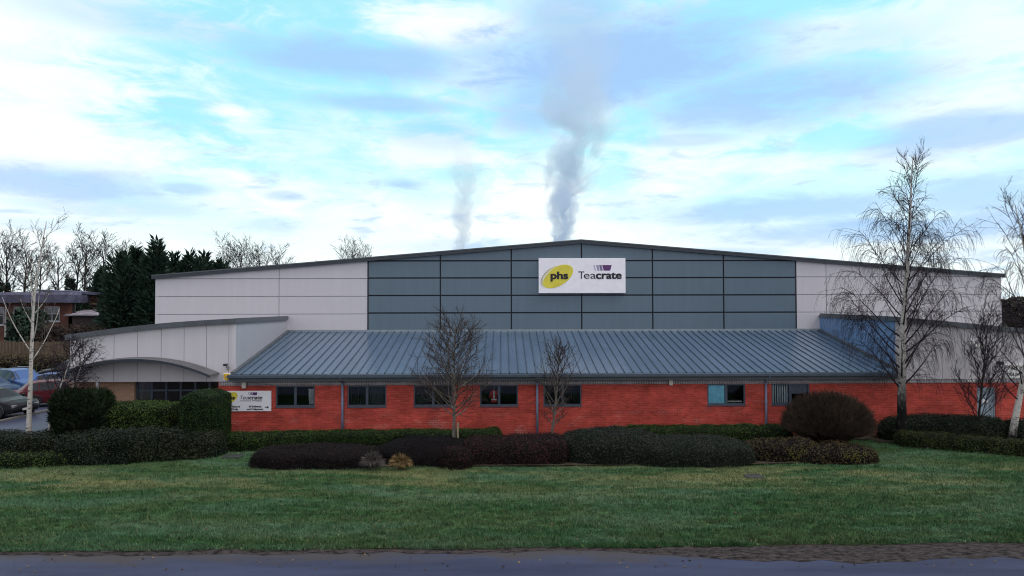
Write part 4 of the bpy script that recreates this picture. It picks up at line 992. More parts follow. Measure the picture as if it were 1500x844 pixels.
def round_tree(H, clear, rt, spread, nprim, lean=Vector((0, 0, 0)), fork=False, up=.10, nsec=9, nter=6, tr_=.0065, a0=1.0, prof=None):
    def f(tr, cr, b):
        t = path(b, Vector((0, 0, 1))+lean, H*.93, 12, .035, lambda k: Vector((0, 0, .03))); tr.tube(t, taper(rt, rt*.12, 12), 9)
        for i in range(nprim):
            k = clear+(1-clear-.04)*(i/nprim)**1.15; p, d = at(t, k)
            w = prof(k) if prof else math.sin(math.pi*min(1, .22+.78*(1-(k-clear)/(1-clear))))**.8
            L = spread*(.25+w)*random.uniform(.8, 1.15); ang = a0*random.uniform(.75, 1.1)*(1-.45*(k-clear))
            b1 = path(p, side_dir(d, ang, i*2.4+random.uniform(-.4, .4)), L, 7, .10, lambda s: Vector((0, 0, up)))
            r1 = rt*(.36-.20*(k-clear)); (tr if r1 > .02 else cr).tube(b1, taper(r1, .008, 7), 5)
            for j in range(nsec):
                p2, d2 = at(b1, .18+.80*j/nsec); b2 = path(p2, side_dir(d2, random.uniform(.5, .95), j*2.3+random.uniform(0, 1.5)), L*random.uniform(.26, .48), 5, .14, lambda s: Vector((0, 0, up*.8)))
                cr.tube(b2, taper(min(.0115, tr_*2), tr_*1.05, 5), 4, cap=False)
                for q in range(nter):
                    p3, d3 = at(b2, .15+.83*q/nter); b3 = path(p3, side_dir(d3, random.uniform(.4, .9), q*2.6+random.uniform(0, 2)), L*random.uniform(.10, .22), 3, .16, lambda s: Vector((0, 0, up*.6)))
                    cr.tube(b3, taper(tr_, tr_*.7, 3), 3, cap=False)
    return f
def weeping(H, rt, prof, nprim, lean=lambda k: Vector((0, 0, .05)), dir0=Vector((0, 0, 1)), clear=.2, dens=1.0, wr=.0058, rise=0.95, hang=1.0):
    def f(tr, cr, b):
        t = path(b, dir0, H, 16, .022, lean); tr.tube(t, taper(rt, .012, 16), 10)
        hang0 = hang
        for i in range(nprim):
            k = clear+(.97-clear)*(i/nprim); p, d = at(t, k); L = max(.35, prof(k)*random.uniform(.7, 1.12)); hng = hang0*max(-.25, min(1, (.86-k)/.22)); wr_ = wr*(1 if k < .7 else .8)
            b1 = path(p, side_dir(Vector((0, 0, 1)), rise*random.uniform(.75, 1.15)*(1.05-.45*k), i*2.39996+random.uniform(-.5, .5)), L*1.2, 9, .07, lambda s: Vector((0, 0, .06-.30*s*s*hng)))
            r1 = max(.010, rt*.22*(1-k)+.006); cr.tube(b1, taper(r1, .007, 9), 5)
            for j in range(int((5+L*4)*dens)):
                s = random.uniform(.22, 1.0); p2, d2 = at(b1, s)
                b2 = path(p2, side_dir(d2, random.uniform(.4, 1.0), random.uniform(0, 6.28)), L*random.uniform(.18, .42)+.12, 5, .13, lambda s_: Vector((0, 0, -.10*hng)))
                cr.tube(b2, taper(.009, .0055, 5), 3, cap=False)
                for q in range(int(random.uniform(2, 6)*dens)):
                    p3, d3 = at(b2, random.uniform(.25, 1.0)); l3 = random.uniform(.25, .95)*min(1.0, .35+L*.3)*max(.45, hng)+.12
                    b3 = path(p3, d3+Vector((random.uniform(-.5, .5), random.uniform(-.5, .5), -.3*hng)), l3, 5, .10, lambda s_: Vector((0, 0, -.55*hng)))
                    cr.tube(b3, taper(wr_, wr_*.65, 5), 3, cap=False)
                    if random.random() < .5:
                        p4, d4 = at(b3, random.uniform(.2, .7)); b4 = path(p4, side_dir(d4, .6, random.uniform(0, 6)), l3*.5, 3, .1, lambda s_: Vector((0, 0, -.5*hng))); cr.tube(b4, taper(wr_*.9, wr_*.6, 3), 3, cap=False)
    return f
random.seed(5)
b = Vector((*P2(664, 25.75), .05)); Ht = P(660, 462, 25.75).z
tree('bare_tree', b, 'round headed leafless tree with stake in front of the office windows', 'tree', 'leafless trees in front of the building', bark_grey, twig_small, round_tree(Ht-.05, .31, .085, 1.55, 36, up=.055, nsec=10, nter=7, a0=1.15, tr_=.0048, prof=lambda k: float(np.interp(k, [.3, .4, .5, .65, .8, .95], [.75, 1.0, 1.0, .85, .6, .35]))))
sk = MB(); xx = b.x+.17; sk.tube([Vector((xx, b.y-.05, 0.05)), Vector((xx, b.y-.05, 1.42))], .035, 8); tag(sk.build('tree_stake', mat('stake_wood', (0.26, 0.21, 0.14), .8), loc=(xx, b.y-.05, 0)), 'short wooden stake beside the round headed bare tree', 'stake')
random.seed(8)
b = Vector((*P2(805, 27.0), .05)); Ht = P(822, 494, 27).z
tree('bare_tree', b, 'small leaning leafless tree in front of the fifth office window', 'tree', 'leafless trees in front of the building', bark_grey, twig_small, round_tree(Ht-.1, .24, .07, .98, 26, lean=Vector((.13, 0, 0)), up=.09, nsec=8, nter=6, a0=.95, tr_=.0048, prof=lambda k: math.sin(math.pi*min(1, max(0.05, (1.02-k)/.85)))**.8))
random.seed(21)
b = Vector((*P2(1322, 28.2), .05)); Ht = P(1330, 216, 28.2).z
def pw(k):
    return float(np.interp(k, [.1, .22, .30, .42, .5, .6, .7, .8, .9, 1.0], [1.6, 2.5, 2.9, 2.9, 2.5, 2.0, 1.55, 1.15, .8, .45]))
tree('weeping_birch', b, 'tall weeping birch with blackened trunk foot right of the lean-to roof', 'tree', None, B_mix, twig_dark, weeping(Ht*.965, .21, pw, 58, lean=lambda k: Vector((.006, 0, .06)), clear=.17, dens=1.1, wr=.0055))
random.seed(33)
b = Vector((*P2(1478, 26.9), .05))
tree('weeping_birch', b, 'leaning white birch at the right edge with sparse drooping twigs', 'tree', None, B_pale, twig_dark,
     weeping(9.9, .15, lambda k: float(np.interp(k, [.15, .3, .5, .7, .85, 1], [1.8, 2.2, 2.2, 1.8, 1.5, .7])), 38, lean=lambda k: Vector((.01 if k < .3 else -.05, 0, .07)), dir0=Vector((.24, .0, 1)), clear=.18, dens=.9))
random.seed(9)
b = Vector((*P2(1433, 28.6), .05)); Ht = P(1435, 448, 28.6).z
tree('bare_tree', b, 'slender leafless tree in front of the pale blue side door', 'tree', 'leafless trees in front of the building', bark_dark, twig_dark, round_tree(Ht, .14, .065, 1.7, 26, up=.13, nsec=8, nter=5, a0=1.0, prof=lambda k: 1.05*(1-.75*k)))
# left birches
random.seed(14)
def left_birch(H, rt, lean0, leanf, nprim, spread, clear, up=.10, nsec=6, droop=0):
    def f(tr, cr, b):
        t = path(b, lean0, H, 16, .03, leanf); tr.tube(t, taper(rt, .012, 16), 9)
        for i in range(nprim):
            k = clear+(.96-clear)*(i/nprim); p, d = at(t, k); L = spread*random.uniform(.6, 1.2)*(1.15-.75*k)
            b1 = path(p, side_dir(d, random.uniform(.55, .8), i*2.4+random.uniform(-.5, .5)), L, 8, .06, lambda s: Vector((0, 0, up-droop*s)))
            (tr if rt > .1 else cr).tube(b1, taper(max(.012, rt*.34*(1-.6*k)), .007, 8), 5)
            for j in range(nsec):
                p2, d2 = at(b1, .3+.68*j/nsec); b2 = path(p2, side_dir(d2, random.uniform(.4, .8), random.uniform(0, 6.28)), L*random.uniform(.18, .4), 5, .13, lambda s: Vector((0, 0, up*.6-droop)))
                cr.tube(b2, taper(.009, .005, 5), 3, cap=False)
                for q in range(4):
                    p3, d3 = at(b2, random.uniform(.3, 1)); b3 = path(p3, side_dir(d3, random.uniform(.4, .9), random.uniform(0, 6.28)), random.uniform(.15, .4), 3, .15, lambda s: Vector((0, 0, .05-droop))); cr.tube(b3, taper(.0055, .004, 3), 3, cap=False)
    return f
b = Vector((*P2(44, 26.6), .05)); Ht = P(60, 325, 26.6).z
tree('silver_birch', b, 'tallest slim white birch trunk standing before the parked cars', 'tree', 'young birches by the car park', B_white, twig_brown, left_birch(Ht, .115, Vector((-.06, 0, 1)), lambda k: Vector((.016, 0, .03)), 14, 2.4, .40, up=.09))
b = Vector((*P2(63, 26.4), .05))
tree('silver_birch', b, 'short forked white birch leaning right towards the white entrance block', 'tree', 'young birches by the car park', B_white, twig_dark, left_birch(4.6, .08, Vector((.20, 0, 1)), lambda k: Vector((.012, 0, .02)), 16, 1.7, .42, up=.10, nsec=9, droop=.12))
b = Vector((*P2(71, 26.9), .05))
tree('silver_birch', b, 'thinnest white birch stem closest to the dark conifer bush', 'tree', 'young birches by the car park', B_white, twig_dark, left_birch(4.3, .06, Vector((.34, 0, 1)), lambda k: Vector((.01, 0, .02)), 15, 1.9, .45, up=.08, nsec=9, droop=.14))
# round twiggy bush
random.seed(3)
b = Vector((*P2(1213, 27.3), .05))
def twigbush(rx, ry, h, n):
    def f(tr, cr, b):
        for i in range(n):
            a = random.uniform(0, 6.283); ph = math.acos(random.uniform(-.12, 1)); e = Vector((rx*math.sin(ph)*math.cos(a), ry*math.sin(ph)*math.sin(a), h*.42+h*.58*math.cos(ph)))*random.uniform(.88, 1.0)
            s = Vector((random.uniform(-.2, .2), random.uniform(-.2, .2), 0)); m1 = s.lerp(e, .45)+Vector((0, 0, .10))+Vector((random.uniform(-.1, .1),)*3)
            m2 = s.lerp(e, .75)+Vector((random.uniform(-.08, .08), random.uniform(-.08, .08), .05))
            (tr if i < 40 else cr).tube([b+s, b+m1, b+m2, b+e], [.012, .009, .0065, .005] if i >= 40 else [.03, .02, .01, .006], 3, cap=False)
            for q in range(7):
                p = (m1.lerp(e, random.uniform(.45, .97))); dd = ((e-m1).normalized()+Vector((random.uniform(-1, 1), random.uniform(-1, 1), random.uniform(-.6, .9)))*.8)*.7
                cr.tube([b+p, b+p+dd*.11, b+p+dd*.2+Vector((0, 0, .03))], [.0055, .005, .004], 3, cap=False)
    return f
tree('round_bush', b, 'big globe shaped leafless brown bush near the right end of the wall', 'bush', None, bark_dark, leafmat('bush_twig', (0.018, 0.013, 0.010), (0.095, 0.068, 0.048), .85), twigbush(1.82, 1.5, 2.30, 3800))

# ------------------------------------------------------------------ background left: conifers, woodland, brick building, fence
def conifer(base, H, r, label, n=9000):
    o = empty('conifer', base, label, 'tree', 'dark conifers behind the warehouse corner'); b = Vector(base)
    mb = MB(); mb.tube([b, b+Vector((0, 0, H*.96))], [.22, .03], 8); mb.build('trunk', bark_dark, o)
    rg = np.random.default_rng(int(abs(base[0])*100)); n1 = n
    # a clump of uneven pointed leaders
    ns_ = 11; sa = rg.random(ns_)*6.283; sr = r*.55*rg.random(ns_)**.6; sh = H*(.74+.24*rg.random(ns_)); sr[0] = 0; sh[0] = H
    i = rg.integers(0, ns_, n1); k = rg.random(n1)**.8; z = sh[i]*(.04+.96*k); a = rg.random(n1)*6.283
    rad = (r*.80)*(1.03-k)**.80*(.75+.25*np.sin(a*3+k*9+i)+.25*np.sin(k*38+i*2))*(.35+.75*rg.random(n1)**.5)+.10*rg.random(n1)
    ox = sr[i]*np.cos(sa[i])*(1-.1*k); oy = sr[i]*np.sin(sa[i])*(1-.1*k)
    p = np.stack([b.x+ox+rad*np.cos(a), b.y+oy+rad*np.sin(a), b.z+z], 1)
    d = np.stack([np.cos(a), np.sin(a), .05+.8*rg.random(n1)+(k**3)*.8], 1)+(rg.random((n1, 3))-.5)*.7; d /= np.linalg.norm(d, axis=1)[:, None]
    s = np.cross(d, rg.normal(size=(n1, 3))); s /= np.linalg.norm(s, axis=1)[:, None]; l = (.25+.70*rg.random(n1))[:, None]; w = (.04+.09*rg.random(n1))[:, None]
    q = np.stack([p, p+d*l*.5+s*w, p+d*l, p+d*l*.5-s*w], 1).reshape(-1, 3)-np.array(b)[None, :]
    me = join_np('crown', [(q, np.arange(len(q)).reshape(-1, 4), 0)], [leafmat_con]); c = link(bpy.data.objects.new('crown', me)); c.parent = o
leafmat_con = leafmat('far_conifer', (0.010, 0.026, 0.018), (0.042, 0.070, 0.046), .65, scale=.7)
YC = 66
for i, (px_, py_, r_, yy, lab) in enumerate(((176, 374, 1.9, 66, 'shortest dark conifer nearest the flat roofed brick building'), (200, 366, 2.2, 68, 'dark conifer second from the brick building'), (230, 353, 2.6, 66, 'tallest dark conifer directly behind the white gable corner'), (257, 375, 2.3, 69, 'dark conifer just right of the tallest one behind the gable corner'), (279, 371, 2.2, 68, 'dark conifer over the roof edge, third from the right end of the row'), (300, 373, 2.2, 69, 'dark conifer over the roof edge, next to last in the row'), (320, 383, 2.0, 70, 'dark conifer at the right end of the row'), (150, 396, 1.7, 78, 'greyer conifer partly behind the brick building'))):
    conifer((wx(px_, yy, py_), yy, 0), P(px_, py_, yy).z, r_, lab, 9000 if r_ > 2 else 6000)
random.seed(77)
def far_tree(px_, py_, Y, spread, lab, nprim=16, nsec=7, nter=4, lean=0, ivy=0.0, rt=.28, clear=.30):
    b = Vector((wx(px_, Y, py_), Y, 0)); Ht = P(px_, py_, Y).z
    o = tree('woodland_tree', b, lab, 'tree', 'leafless trees on the skyline', bark_dark, twig_far, round_tree(Ht, clear, rt, spread, nprim, lean=Vector((lean, 0, 0)), up=.07, nsec=nsec+2, nter=nter+1, tr_=.027, a0=.9))
    if ivy:
        n = 1500; k = RNG.random(n)*ivy; a = RNG.random(n)*6.283; rr = (.35+.75*RNG.random(n)**.5)*(1.15-.6*k/ivy)
        p = np.stack([lean*Ht*k+rr*np.cos(a), rr*np.sin(a), Ht*k], 1); nn = RNG.normal(size=(n, 3)); t = np.cross(nn, RNG.normal(size=(n, 3))); nn /= np.linalg.norm(nn, axis=1)[:, None]; t /= np.linalg.norm(t, axis=1)[:, None]
        q = np.stack([p-nn*.16, p-t*.16, p+nn*.16, p+t*.16], 1).reshape(-1, 3)
        c = link(bpy.data.objects.new('ivy', join_np('ivy', [(q, np.arange(len(q)).reshape(-1, 4), 0)], [leafmat_con]))); c.parent = o
for t in ((8, 352, 95, 3.4, 'leafless tree with ivied trunk at the far left edge', 18, 8, 5, 0, .6), (32, 358, 100, 3.0, 'leafless tree rising above the left end of the flat roof', 16, 8, 4, .02, .45),
          (58, 362, 104, 2.6, 'slender leafless tree behind the tallest white birch crown', 14, 7, 4, 0, .5), (80, 366, 98, 2.6, 'leafless woodland tree just right of the tallest white birch', 15, 7, 4, 0, .5), (104, 362, 96, 3.0, 'ivy clad leafless tree behind the middle of the brick building', 16, 7, 4, 0, .68),
          (128, 350, 95, 3.2, 'leafless tree leaning left behind the brick building end', 15, 7, 4, -.05, .45), (160, 358, 102, 3.6, 'broad leafless tree between brick building and conifers', 18, 8, 4, 0, .5), (188, 360, 110, 3.2, 'leafless tree peeping between the conifer tops', 16, 7, 4, 0, 0),
          (330, 368, 125, 4.0, 'leafless tree first beyond the conifers above the white roof line', 18, 8, 5, 0, 0), (355, 366, 130, 4.2, 'leafless tree second beyond the conifers above the white roof line', 18, 8, 5, 0, 0), (383, 369, 125, 4.2, 'broad leafless crown above the middle of the white roof edge', 18, 8, 5, 0, 0), (408, 373, 128, 3.4, 'leafless crown nearest the panel joint of the white gable', 16, 7, 5, 0, 0),
          (461, 376, 150, 1.6, 'tiny lone leafless tree top above the white roof edge', 8, 5, 3, 0, 0), (515, 367, 160, 5.0, 'leafless crown showing above the roof beside the grey cladding', 18, 8, 5, 0, 0), (540, 368, 162, 4.6, 'leafless crown above the roof where the grey cladding begins', 18, 8, 5, 0, 0)):
    far_tree(*t)
# woodland far beyond (reads as one mass)
def wood_mass(name, x0, x1, y, d, h, n, m):
    x = x0+(x1-x0)*RNG.random(n); yy = y+d*RNG.random(n); prof = np.array([h*(.72+.42*mnoise.noise(Vector((a*.10, 0, 0)))+.18*mnoise.noise(Vector((a*.45, 3, 0)))) for a in x]); z = prof*RNG.random(n)**.7
    p = np.stack([x, yy, z], 1); nn = RNG.normal(size=(n, 3)); nn /= np.linalg.norm(nn, axis=1)[:, None]; t = np.cross(nn, RNG.normal(size=(n, 3))); t /= np.linalg.norm(t, axis=1)[:, None]
    s = .35*(.5+RNG.random(n))[:, None]
    q = np.stack([p-nn*s, p-t*s*.6, p+nn*s, p+t*s*.6], 1).reshape(-1, 3)
    o = link(bpy.data.objects.new(name, join_np(name, [(q, np.arange(len(q)).reshape(-1, 4), 0)], [m]))); o['kind'] = 'stuff'; return o
L_wood = leafmat('wood_leaf', (0.016, 0.018, 0.015), (0.050, 0.046, 0.038), .8, scale=.2)
wood_mass('woodland', -100, -38, 112, 12, 6.5, 16000, L_wood)
wood_mass('woodland', -98, -55, 108, 6, 10.5, 9000, leafmat('ivy_wood', (0.008, 0.014, 0.010), (0.026, 0.034, 0.024), .8, scale=.2))
wood_mass('woodland', 50, 110, 88, 10, 8.6, 14000, L_wood)
wood_mass('woodland', -45, 60, 175, 12, 8, 9000, L_wood)

YBK = 74
bk = empty('brick_building', (wx(60, YBK, 450), YBK, 0), 'distant flat roofed red brick building left of the dark conifers', 'building')
M['brick2'] = brickmat('old_brick', (0.085, 0.030, 0.022), (0.12, 0.043, 0.030), (0.12, 0.075, 0.06))
M['slate'] = mat('slate_edge', (0.085, 0.085, 0.13), .6, var=.3, scale=1.5, spec=.2)
xa, xc, xe = wx(-80, YBK, 450), wx(106, YBK, 450), wx(160, YBK, 450)
z1 = wz(443.5, YBK, 50); z0f = wz(432, YBK, 50)
hw = [(wx(-20, YBK), wx(5, YBK), wz(474, YBK), wz(448, YBK)), (wx(19, YBK), wx(43, YBK), wz(474, YBK), wz(448, YBK)), (wx(64, YBK), wx(87, YBK), wz(469, YBK), wz(447.5, YBK))]
hole_wall('front_wall', xa, xc, -.05, z1, YBK, hw, M['brick2'], .15, bk)
for h in hw:
    mb = MB(); f = .08
    mb.box((h[0], YBK+.03, h[2]), (h[1], YBK+.13, h[2]+f)); mb.box((h[0], YBK+.03, h[3]-f), (h[1], YBK+.13, h[3])); 
    for x in (h[0], (h[0]+h[1])/2-f/2, h[1]-f): mb.box((x, YBK+.032, h[2]+f), (x+f, YBK+.128, h[3]-f))
    mb.box((h[0]+f, YBK+.034, (h[2]+h[3])/2-.03), (h[1]-f, YBK+.126, (h[2]+h[3])/2+.03)); wf = mb.build('window', mat('grey_white_frame', (.34, .34, .37), .5), bk)
    MB().box((h[0]+.02, YBK+.08, h[2]+.02), (h[1]-.02, YBK+.09, h[3]-.02)).build('pane', M['glass'], wf)
    MB().box((h[0]-.1, YBK-.12, h[2]-.12), (h[1]+.1, YBK+.02, h[2]-.002)).build('sill', M['pale_joint'], wf)
mb = MB(); mb.box((xa, YBK+.5, 0), (xc, YBK+.6, z1)); mb.build('room_inside', M['room'], bk)
mb = MB(); mb.box((xa, YBK-1.0, z1), (xc+.1, YBK+9, z0f)); mb.build('fascia_roof', M['slate'], bk)
mb = MB(); mb.box((xa, YBK+.6, z0f+.003), (xc-.5, YBK+8.6, z0f+.30)); mb.build('roof_deck', mat('felt', (0.16, 0.16, 0.22), .6, var=.3), bk)
# rear wing stepping back on the right, with its own thin roof edge
zw = wz(431, YBK+3, 130)
mb = MB(); mb.box((xc, YBK+3, -.05), (xe+.4, YBK+9, zw)); mb.build('wing_wall', M['brick2'], bk)
mb = MB(); mb.prism([(xc-6, wz(427, YBK+2.6, 40)), (xe+.9, wz(435, YBK+2.6, 160)), (xe+.9, wz(431, YBK+2.6, 160)), (xc-6, wz(424, YBK+2.6, 40))], YBK+2.4, YBK+9.5); mb.build('wing_roof', M['slate'], bk)
mb = MB(); mb.box((xc, YBK+2.9, wz(446, YBK+3, 130)), (xe+.3, YBK+2.998, wz(444.8, YBK+3, 130))); mb.build('string_course', M['tan_brick'], bk)
mb = MB(); mb.tube([Vector((wx(8, YBK-.1), YBK-.1, z1)), Vector((wx(8, YBK-.1), YBK-.1, 0))], .09, 10); mb.build('downpipe', mat('pale_pipe', (.36, .36, .34), .5), bk)
o = empty('lean_to_shed', (wx(128, YBK+1.5), YBK+1.5, 0), 'low shed with ragged grey corrugated roof against the brick building', 'shed')
mb = MB(); x0_, x1_ = wx(99, YBK, 458), wx(155, YBK, 458); za, zb2 = wz(461.5, YBK-.5, 120), wz(454, YBK+2.8, 120)
n = 60
for r_, (y, z) in enumerate(((YBK-.5, za), (YBK+2.85, zb2))):
    for i in range(n+1): mb.v.append((x0_+(x1_-x0_)*i/n, y-(.25*random.random() if r_ == 0 else 0), z+.05*(i % 2)))
for i in range(n): mb.f.append((i, i+1, n+2+i, n+1+i)); mb.mi.append(0)
mb.build('corrugated_roof', mat('corrugated', (0.20, 0.18, 0.21), .7, var=.4, scale=1.5), o)
mb = MB(); mb.box((x0_+.1, YBK+.0, 0), (x1_-.1, YBK+.1, za-.02)); mb.build('shed_wall', mat('shed_dark', (0.05, 0.035, 0.035), .9), o)
mb = MB(); mb.box((x0_-.05, YBK-.56, za-.10), (x1_+.05, YBK-.50, za+.02)); mb.build('edge_board', mat('edge_pale', (0.26, 0.25, 0.28), .6, var=.4), o)
# fence, shrubs and scrub in front of it
YFN = 60
o = empty('wooden_fence', (wx(45, YFN), YFN, 0), 'weathered brown board fence behind the parked cars', 'fence')
M['fence'] = mat('fence_wood', (0.105, 0.075, 0.048), .9, var=.35, scale=2, stretch=(3, 3, .4))
zt2 = wz(500.5, YFN, 50); x = wx(-60, YFN); xend = wx(118, YFN); mb = MB(); i = 0
while x < xend:
    mb.box((x, YFN-(.02 if i % 2 else 0), .02), (x+.145, YFN+.025-(.02 if i % 2 else 0), zt2+random.uniform(-.05, .04))); x += .14; i += 1
mb.build('fence_boards', M['fence'], o)
for x in np.arange(wx(-60, YFN), xend, 2.0): MB().box((x, YFN+.03, 0), (x+.1, YFN+.13, zt2+.08)).build('post', M['fence'], o)
L_scrub = leafmat('scrub_twig', (0.030, 0.022, 0.018), (0.10, 0.072, 0.055), .85)
L_ivy = leafmat('ivy_leaf', (0.014, 0.026, 0.010), (0.06, 0.07, 0.022), .7)
shrub('evergreen_shrub', [hull_mound(wx(30, 66, 470), 67, 1.5, 1.2, wz(456, 66), .5, .4)], green_in, leafmat_con, 'dark tall evergreen shrub against the distant brick wall', 'shrub', 60, .30, .4)
shrub('scrub_hedge', [hull_strip([(wx(50, 65), 65), (wx(105, 65), 65), (wx(170, 65), 65.5)], 2.0, wz(482, 65), .5, .4, cap=1.0)], twig_in, L_scrub, 'brown leafless scrub hedge above the board fence', 'hedge', 120, .28, .7, asp=.16)
shrub('ivy_bank', [hull_strip([(wx(-60, 58.5), 58.5), (wx(40, 58.5), 58.6), (wx(112, 58.5), 58.8)], 1.6, 1.15, .6, .3, cap=.8)], twig_in, leafmat('bank_scrub', (0.035, 0.028, 0.016), (0.11, 0.085, 0.05), .85, c3=(0.045, 0.06, 0.02)), 'straggly brown and ivy growth along the fence foot', 'shrub', 130, .20, .5, asp=.25)
random.seed(41)
# kerb between drive and parking
mb = MB(); mb.prism([(-25.1, .001), (-24.95, .001), (-24.95, .10), (-25.1, .12)], 27.0, 57.0); o = mb.build('kerb', mat('kerb_stone', (0.10, 0.095, 0.095), .8)); o['kind'] = 'structure'

# ------------------------------------------------------------------ parked cars
M['car_glass'] = mat('car_glass', (0.012, 0.014, 0.018), .10, var=0, spec=.35)
M['lamp_red'] = mat('tail_lamp', (0.55, 0.02, 0.02), .2); M['lamp_clear'] = mat('head_lamp', (0.22, 0.23, 0.25), .15, spec=.3)
M['rim'] = mat('alloy_rim', (0.42, 0.43, 0.45), .3, metal=.7)
M['plate_w'] = mat('plate_white', (0.45, 0.45, 0.43), .5); M['plate_y'] = mat('plate_yellow', (0.7, 0.5, 0.05), .5)
def car(px_, py_, ang, paint, label, suv=False, L=4.4):
    g = G(px_, py_, 0); o = empty('parked_car', (0, 0, 0), label, 'car', 'cars parked beside the entrance block')
    H = 1.68 if suv else 1.46; w = .92; zb_ = .22 if not suv else .28; belt = .95 if not suv else 1.05
    # stations along length (x forward): x, sill z, belt z, top z, half width belt, half width top
    k = L/4.4
    ST = [(-2.2, .45, .70, .74, .70, .60), (-2.12, .30, .86, .90, .84, .66), (-1.9, zb_, belt, 1.02, .90, .66), (-1.55, zb_, belt, H-.10, w, .62), (-1.1, zb_, belt, H-.02, w, .64), (-.3, zb_, belt, H, w, .66), (.35, zb_, belt, H-.05, w, .64), (1.05, zb_, belt-.02, belt+.05, w, .72), (1.7, zb_, belt-.12, belt-.04, .90, .70), (2.05, .30, belt-.26, belt-.18, .82, .62), (2.2, .42, .58, .62, .66, .5)]
    body, glass = MB(), {'s2': MB(), 's6': MB(), 'f': MB(), 'r': MB()}
    ring = []
    for x, zs, zbt, zt, hwid, ht in ST:
        ring.append([Vector((x*k, -hwid*.96, zs)), Vector((x*k, -hwid*1.0, (zs+zbt)/2)), Vector((x*k, -hwid*.97, zbt)), Vector((x*k, -ht, zt-.02)), Vector((x*k, -ht*.55, zt+.02)), Vector((x*k, ht*.55, zt+.02)), Vector((x*k, ht, zt-.02)), Vector((x*k, hwid*.97, zbt)), Vector((x*k, hwid, (zs+zbt)/2)), Vector((x*k, hwid*.96, zs))])
    vs = [p for r in ring for p in r]; fs = []
    for i in range(len(ring)-1):
        for j in range(10): j2 = (j+1) % 10; fs.append((i*10+j, (i+1)*10+j, (i+1)*10+j2, i*10+j2))
    fs.append(tuple(range(10))); fs.append(tuple((len(ring)-1)*10+j for j in reversed(range(10))))
    body.add(vs, fs)
    def pane(key, q, s0=.08):
        c = sum(q, Vector())/4; nrm = (q[1]-q[0]).cross(q[3]-q[0]).normalized()
        if nrm.dot(c-Vector((0, 0, .9))) < 0: nrm = -nrm
        q = [p.lerp(c, s0)+nrm*.012 for p in q]; glass[key].face(q)
    for a, b in ((3, 4), (4, 5), (5, 6)):
        for s in ((2, 3), (6, 7)): pane('s%d' % s[0], [ring[a][s[0]], ring[b][s[0]], ring[b][s[1]], ring[a][s[1]]], .10)
    for s in ((2, 3), (6, 7)):
        m_ = [ring[6][s[0]], ring[7][s[0]].lerp(ring[6][s[0]], .25), ring[7][s[1]].lerp(ring[6][s[1]], .45), ring[6][s[1]]]; pane('s%d' % s[0], m_, .12)
    pane('f', [ring[6][3], ring[7][3], ring[7][6], ring[6][6]], .07); pane('r', [ring[3][3], ring[2][3], ring[2][6], ring[3][6]], .10)
    pm = mat('paint_'+label.split()[0], paint, .30, var=.05, coat=.0, spec=.12)
    bo = body.build('car_body', pm, o, smooth=False); md = bo.modifiers.new('b', 'BEVEL'); md.width = .05; md.segments = 3; md.limit_method = 'ANGLE'; md.angle_limit = R(18)
    glass['s2'].build('side_window', M['car_glass'], o); glass['s6'].build('side_window', M['car_glass'], o); glass['f'].build('windscreen', M['car_glass'], o); glass['r'].build('rear_window', M['car_glass'], o)
    for sx in (-1.32*k, 1.35*k):
        for sy in (-1, 1):
            mb = MB(); mb.cyl((sx, sy*.84, .33), (0, 1, 0), .33 if not suv else .36, .20, 22); wh = mb.build('wheel', M['rubber'], o)
            mb = MB(); mb.cyl((sx, sy*.945, .33), (0, 1, 0), .21, .012, 16)
            for q in range(5): a = q*1.2566; mb.tube([Vector((sx, sy*.955, .33)), Vector((sx+.2*math.cos(a), sy*.957, .33+.2*math.sin(a)))], .03, 4)
            mb.build('rim', M['rim'], wh)
            mb = MB(); pts = [Vector((sx+.39*math.cos(a), sy*.905, .33+.39*math.sin(a))) for a in np.linspace(-.15, math.pi+.15, 12)]; mb.tube(pts, .035, 6); mb.build('wheel_arch', M['black'], o)
    for sy in (-1, 1):
        MB().box((2.0*k, sy*.48, belt-.40), (2.13*k, sy*.76, belt-.25)).build('headlight', M['lamp_clear'], o, bevel=.02)
        MB().box((-2.16*k, sy*.52, .74), (-2.02*k, sy*.80, .90)).build('tail_light', M['lamp_red'], o, bevel=.02)
        MB().box((.72*k, sy*.95, belt-.02), (.86*k, sy*1.10, belt+.12)).build('wing_mirror', pm, o, bevel=.02)
    MB().box((2.17*k, -.26, .40), (2.215*k, .26, .51)).build('number_plate', M['plate_w'], o); MB().box((-2.215*k, -.26, .50), (-2.17*k, .26, .61)).build('number_plate', M['plate_w'], o)
    MB().box((2.12*k, -.45, .53), (2.19*k, .45, .64)).build('grille', M['black'], o)
    if suv:
        for sy in (-1, 1): mb = MB(); mb.tube([Vector((-1.4, sy*.62, H+.04)), Vector((.1, sy*.62, H+.06))], .025, 6); mb.build('roof_rail', M['metal'], o)
    o.location = g; o.rotation_euler = (0, 0, ang); return o
car(29, 578, R(-26), (0.055, 0.11, 0.25), 'light blue estate car with roof rails before the board fence', True, 4.7)
car(-20, 585, R(-20), (0.022, 0.04, 0.09), 'navy blue hatchback beside the light blue estate car')
car(-10, 609, R(-14), (0.014, 0.015, 0.018), 'black car at the left edge nearest the drive')
car(88, 592, R(38), (0.075, 0.012, 0.018), 'dark red car seen from behind through the birch stems')
car(100, 578, R(18), (0.035, 0.075, 0.21), 'bright blue car behind the dark red one')
car(104, 560, R(200), (0.012, 0.016, 0.022), 'dark car with tall roof at the end of the white block', True)

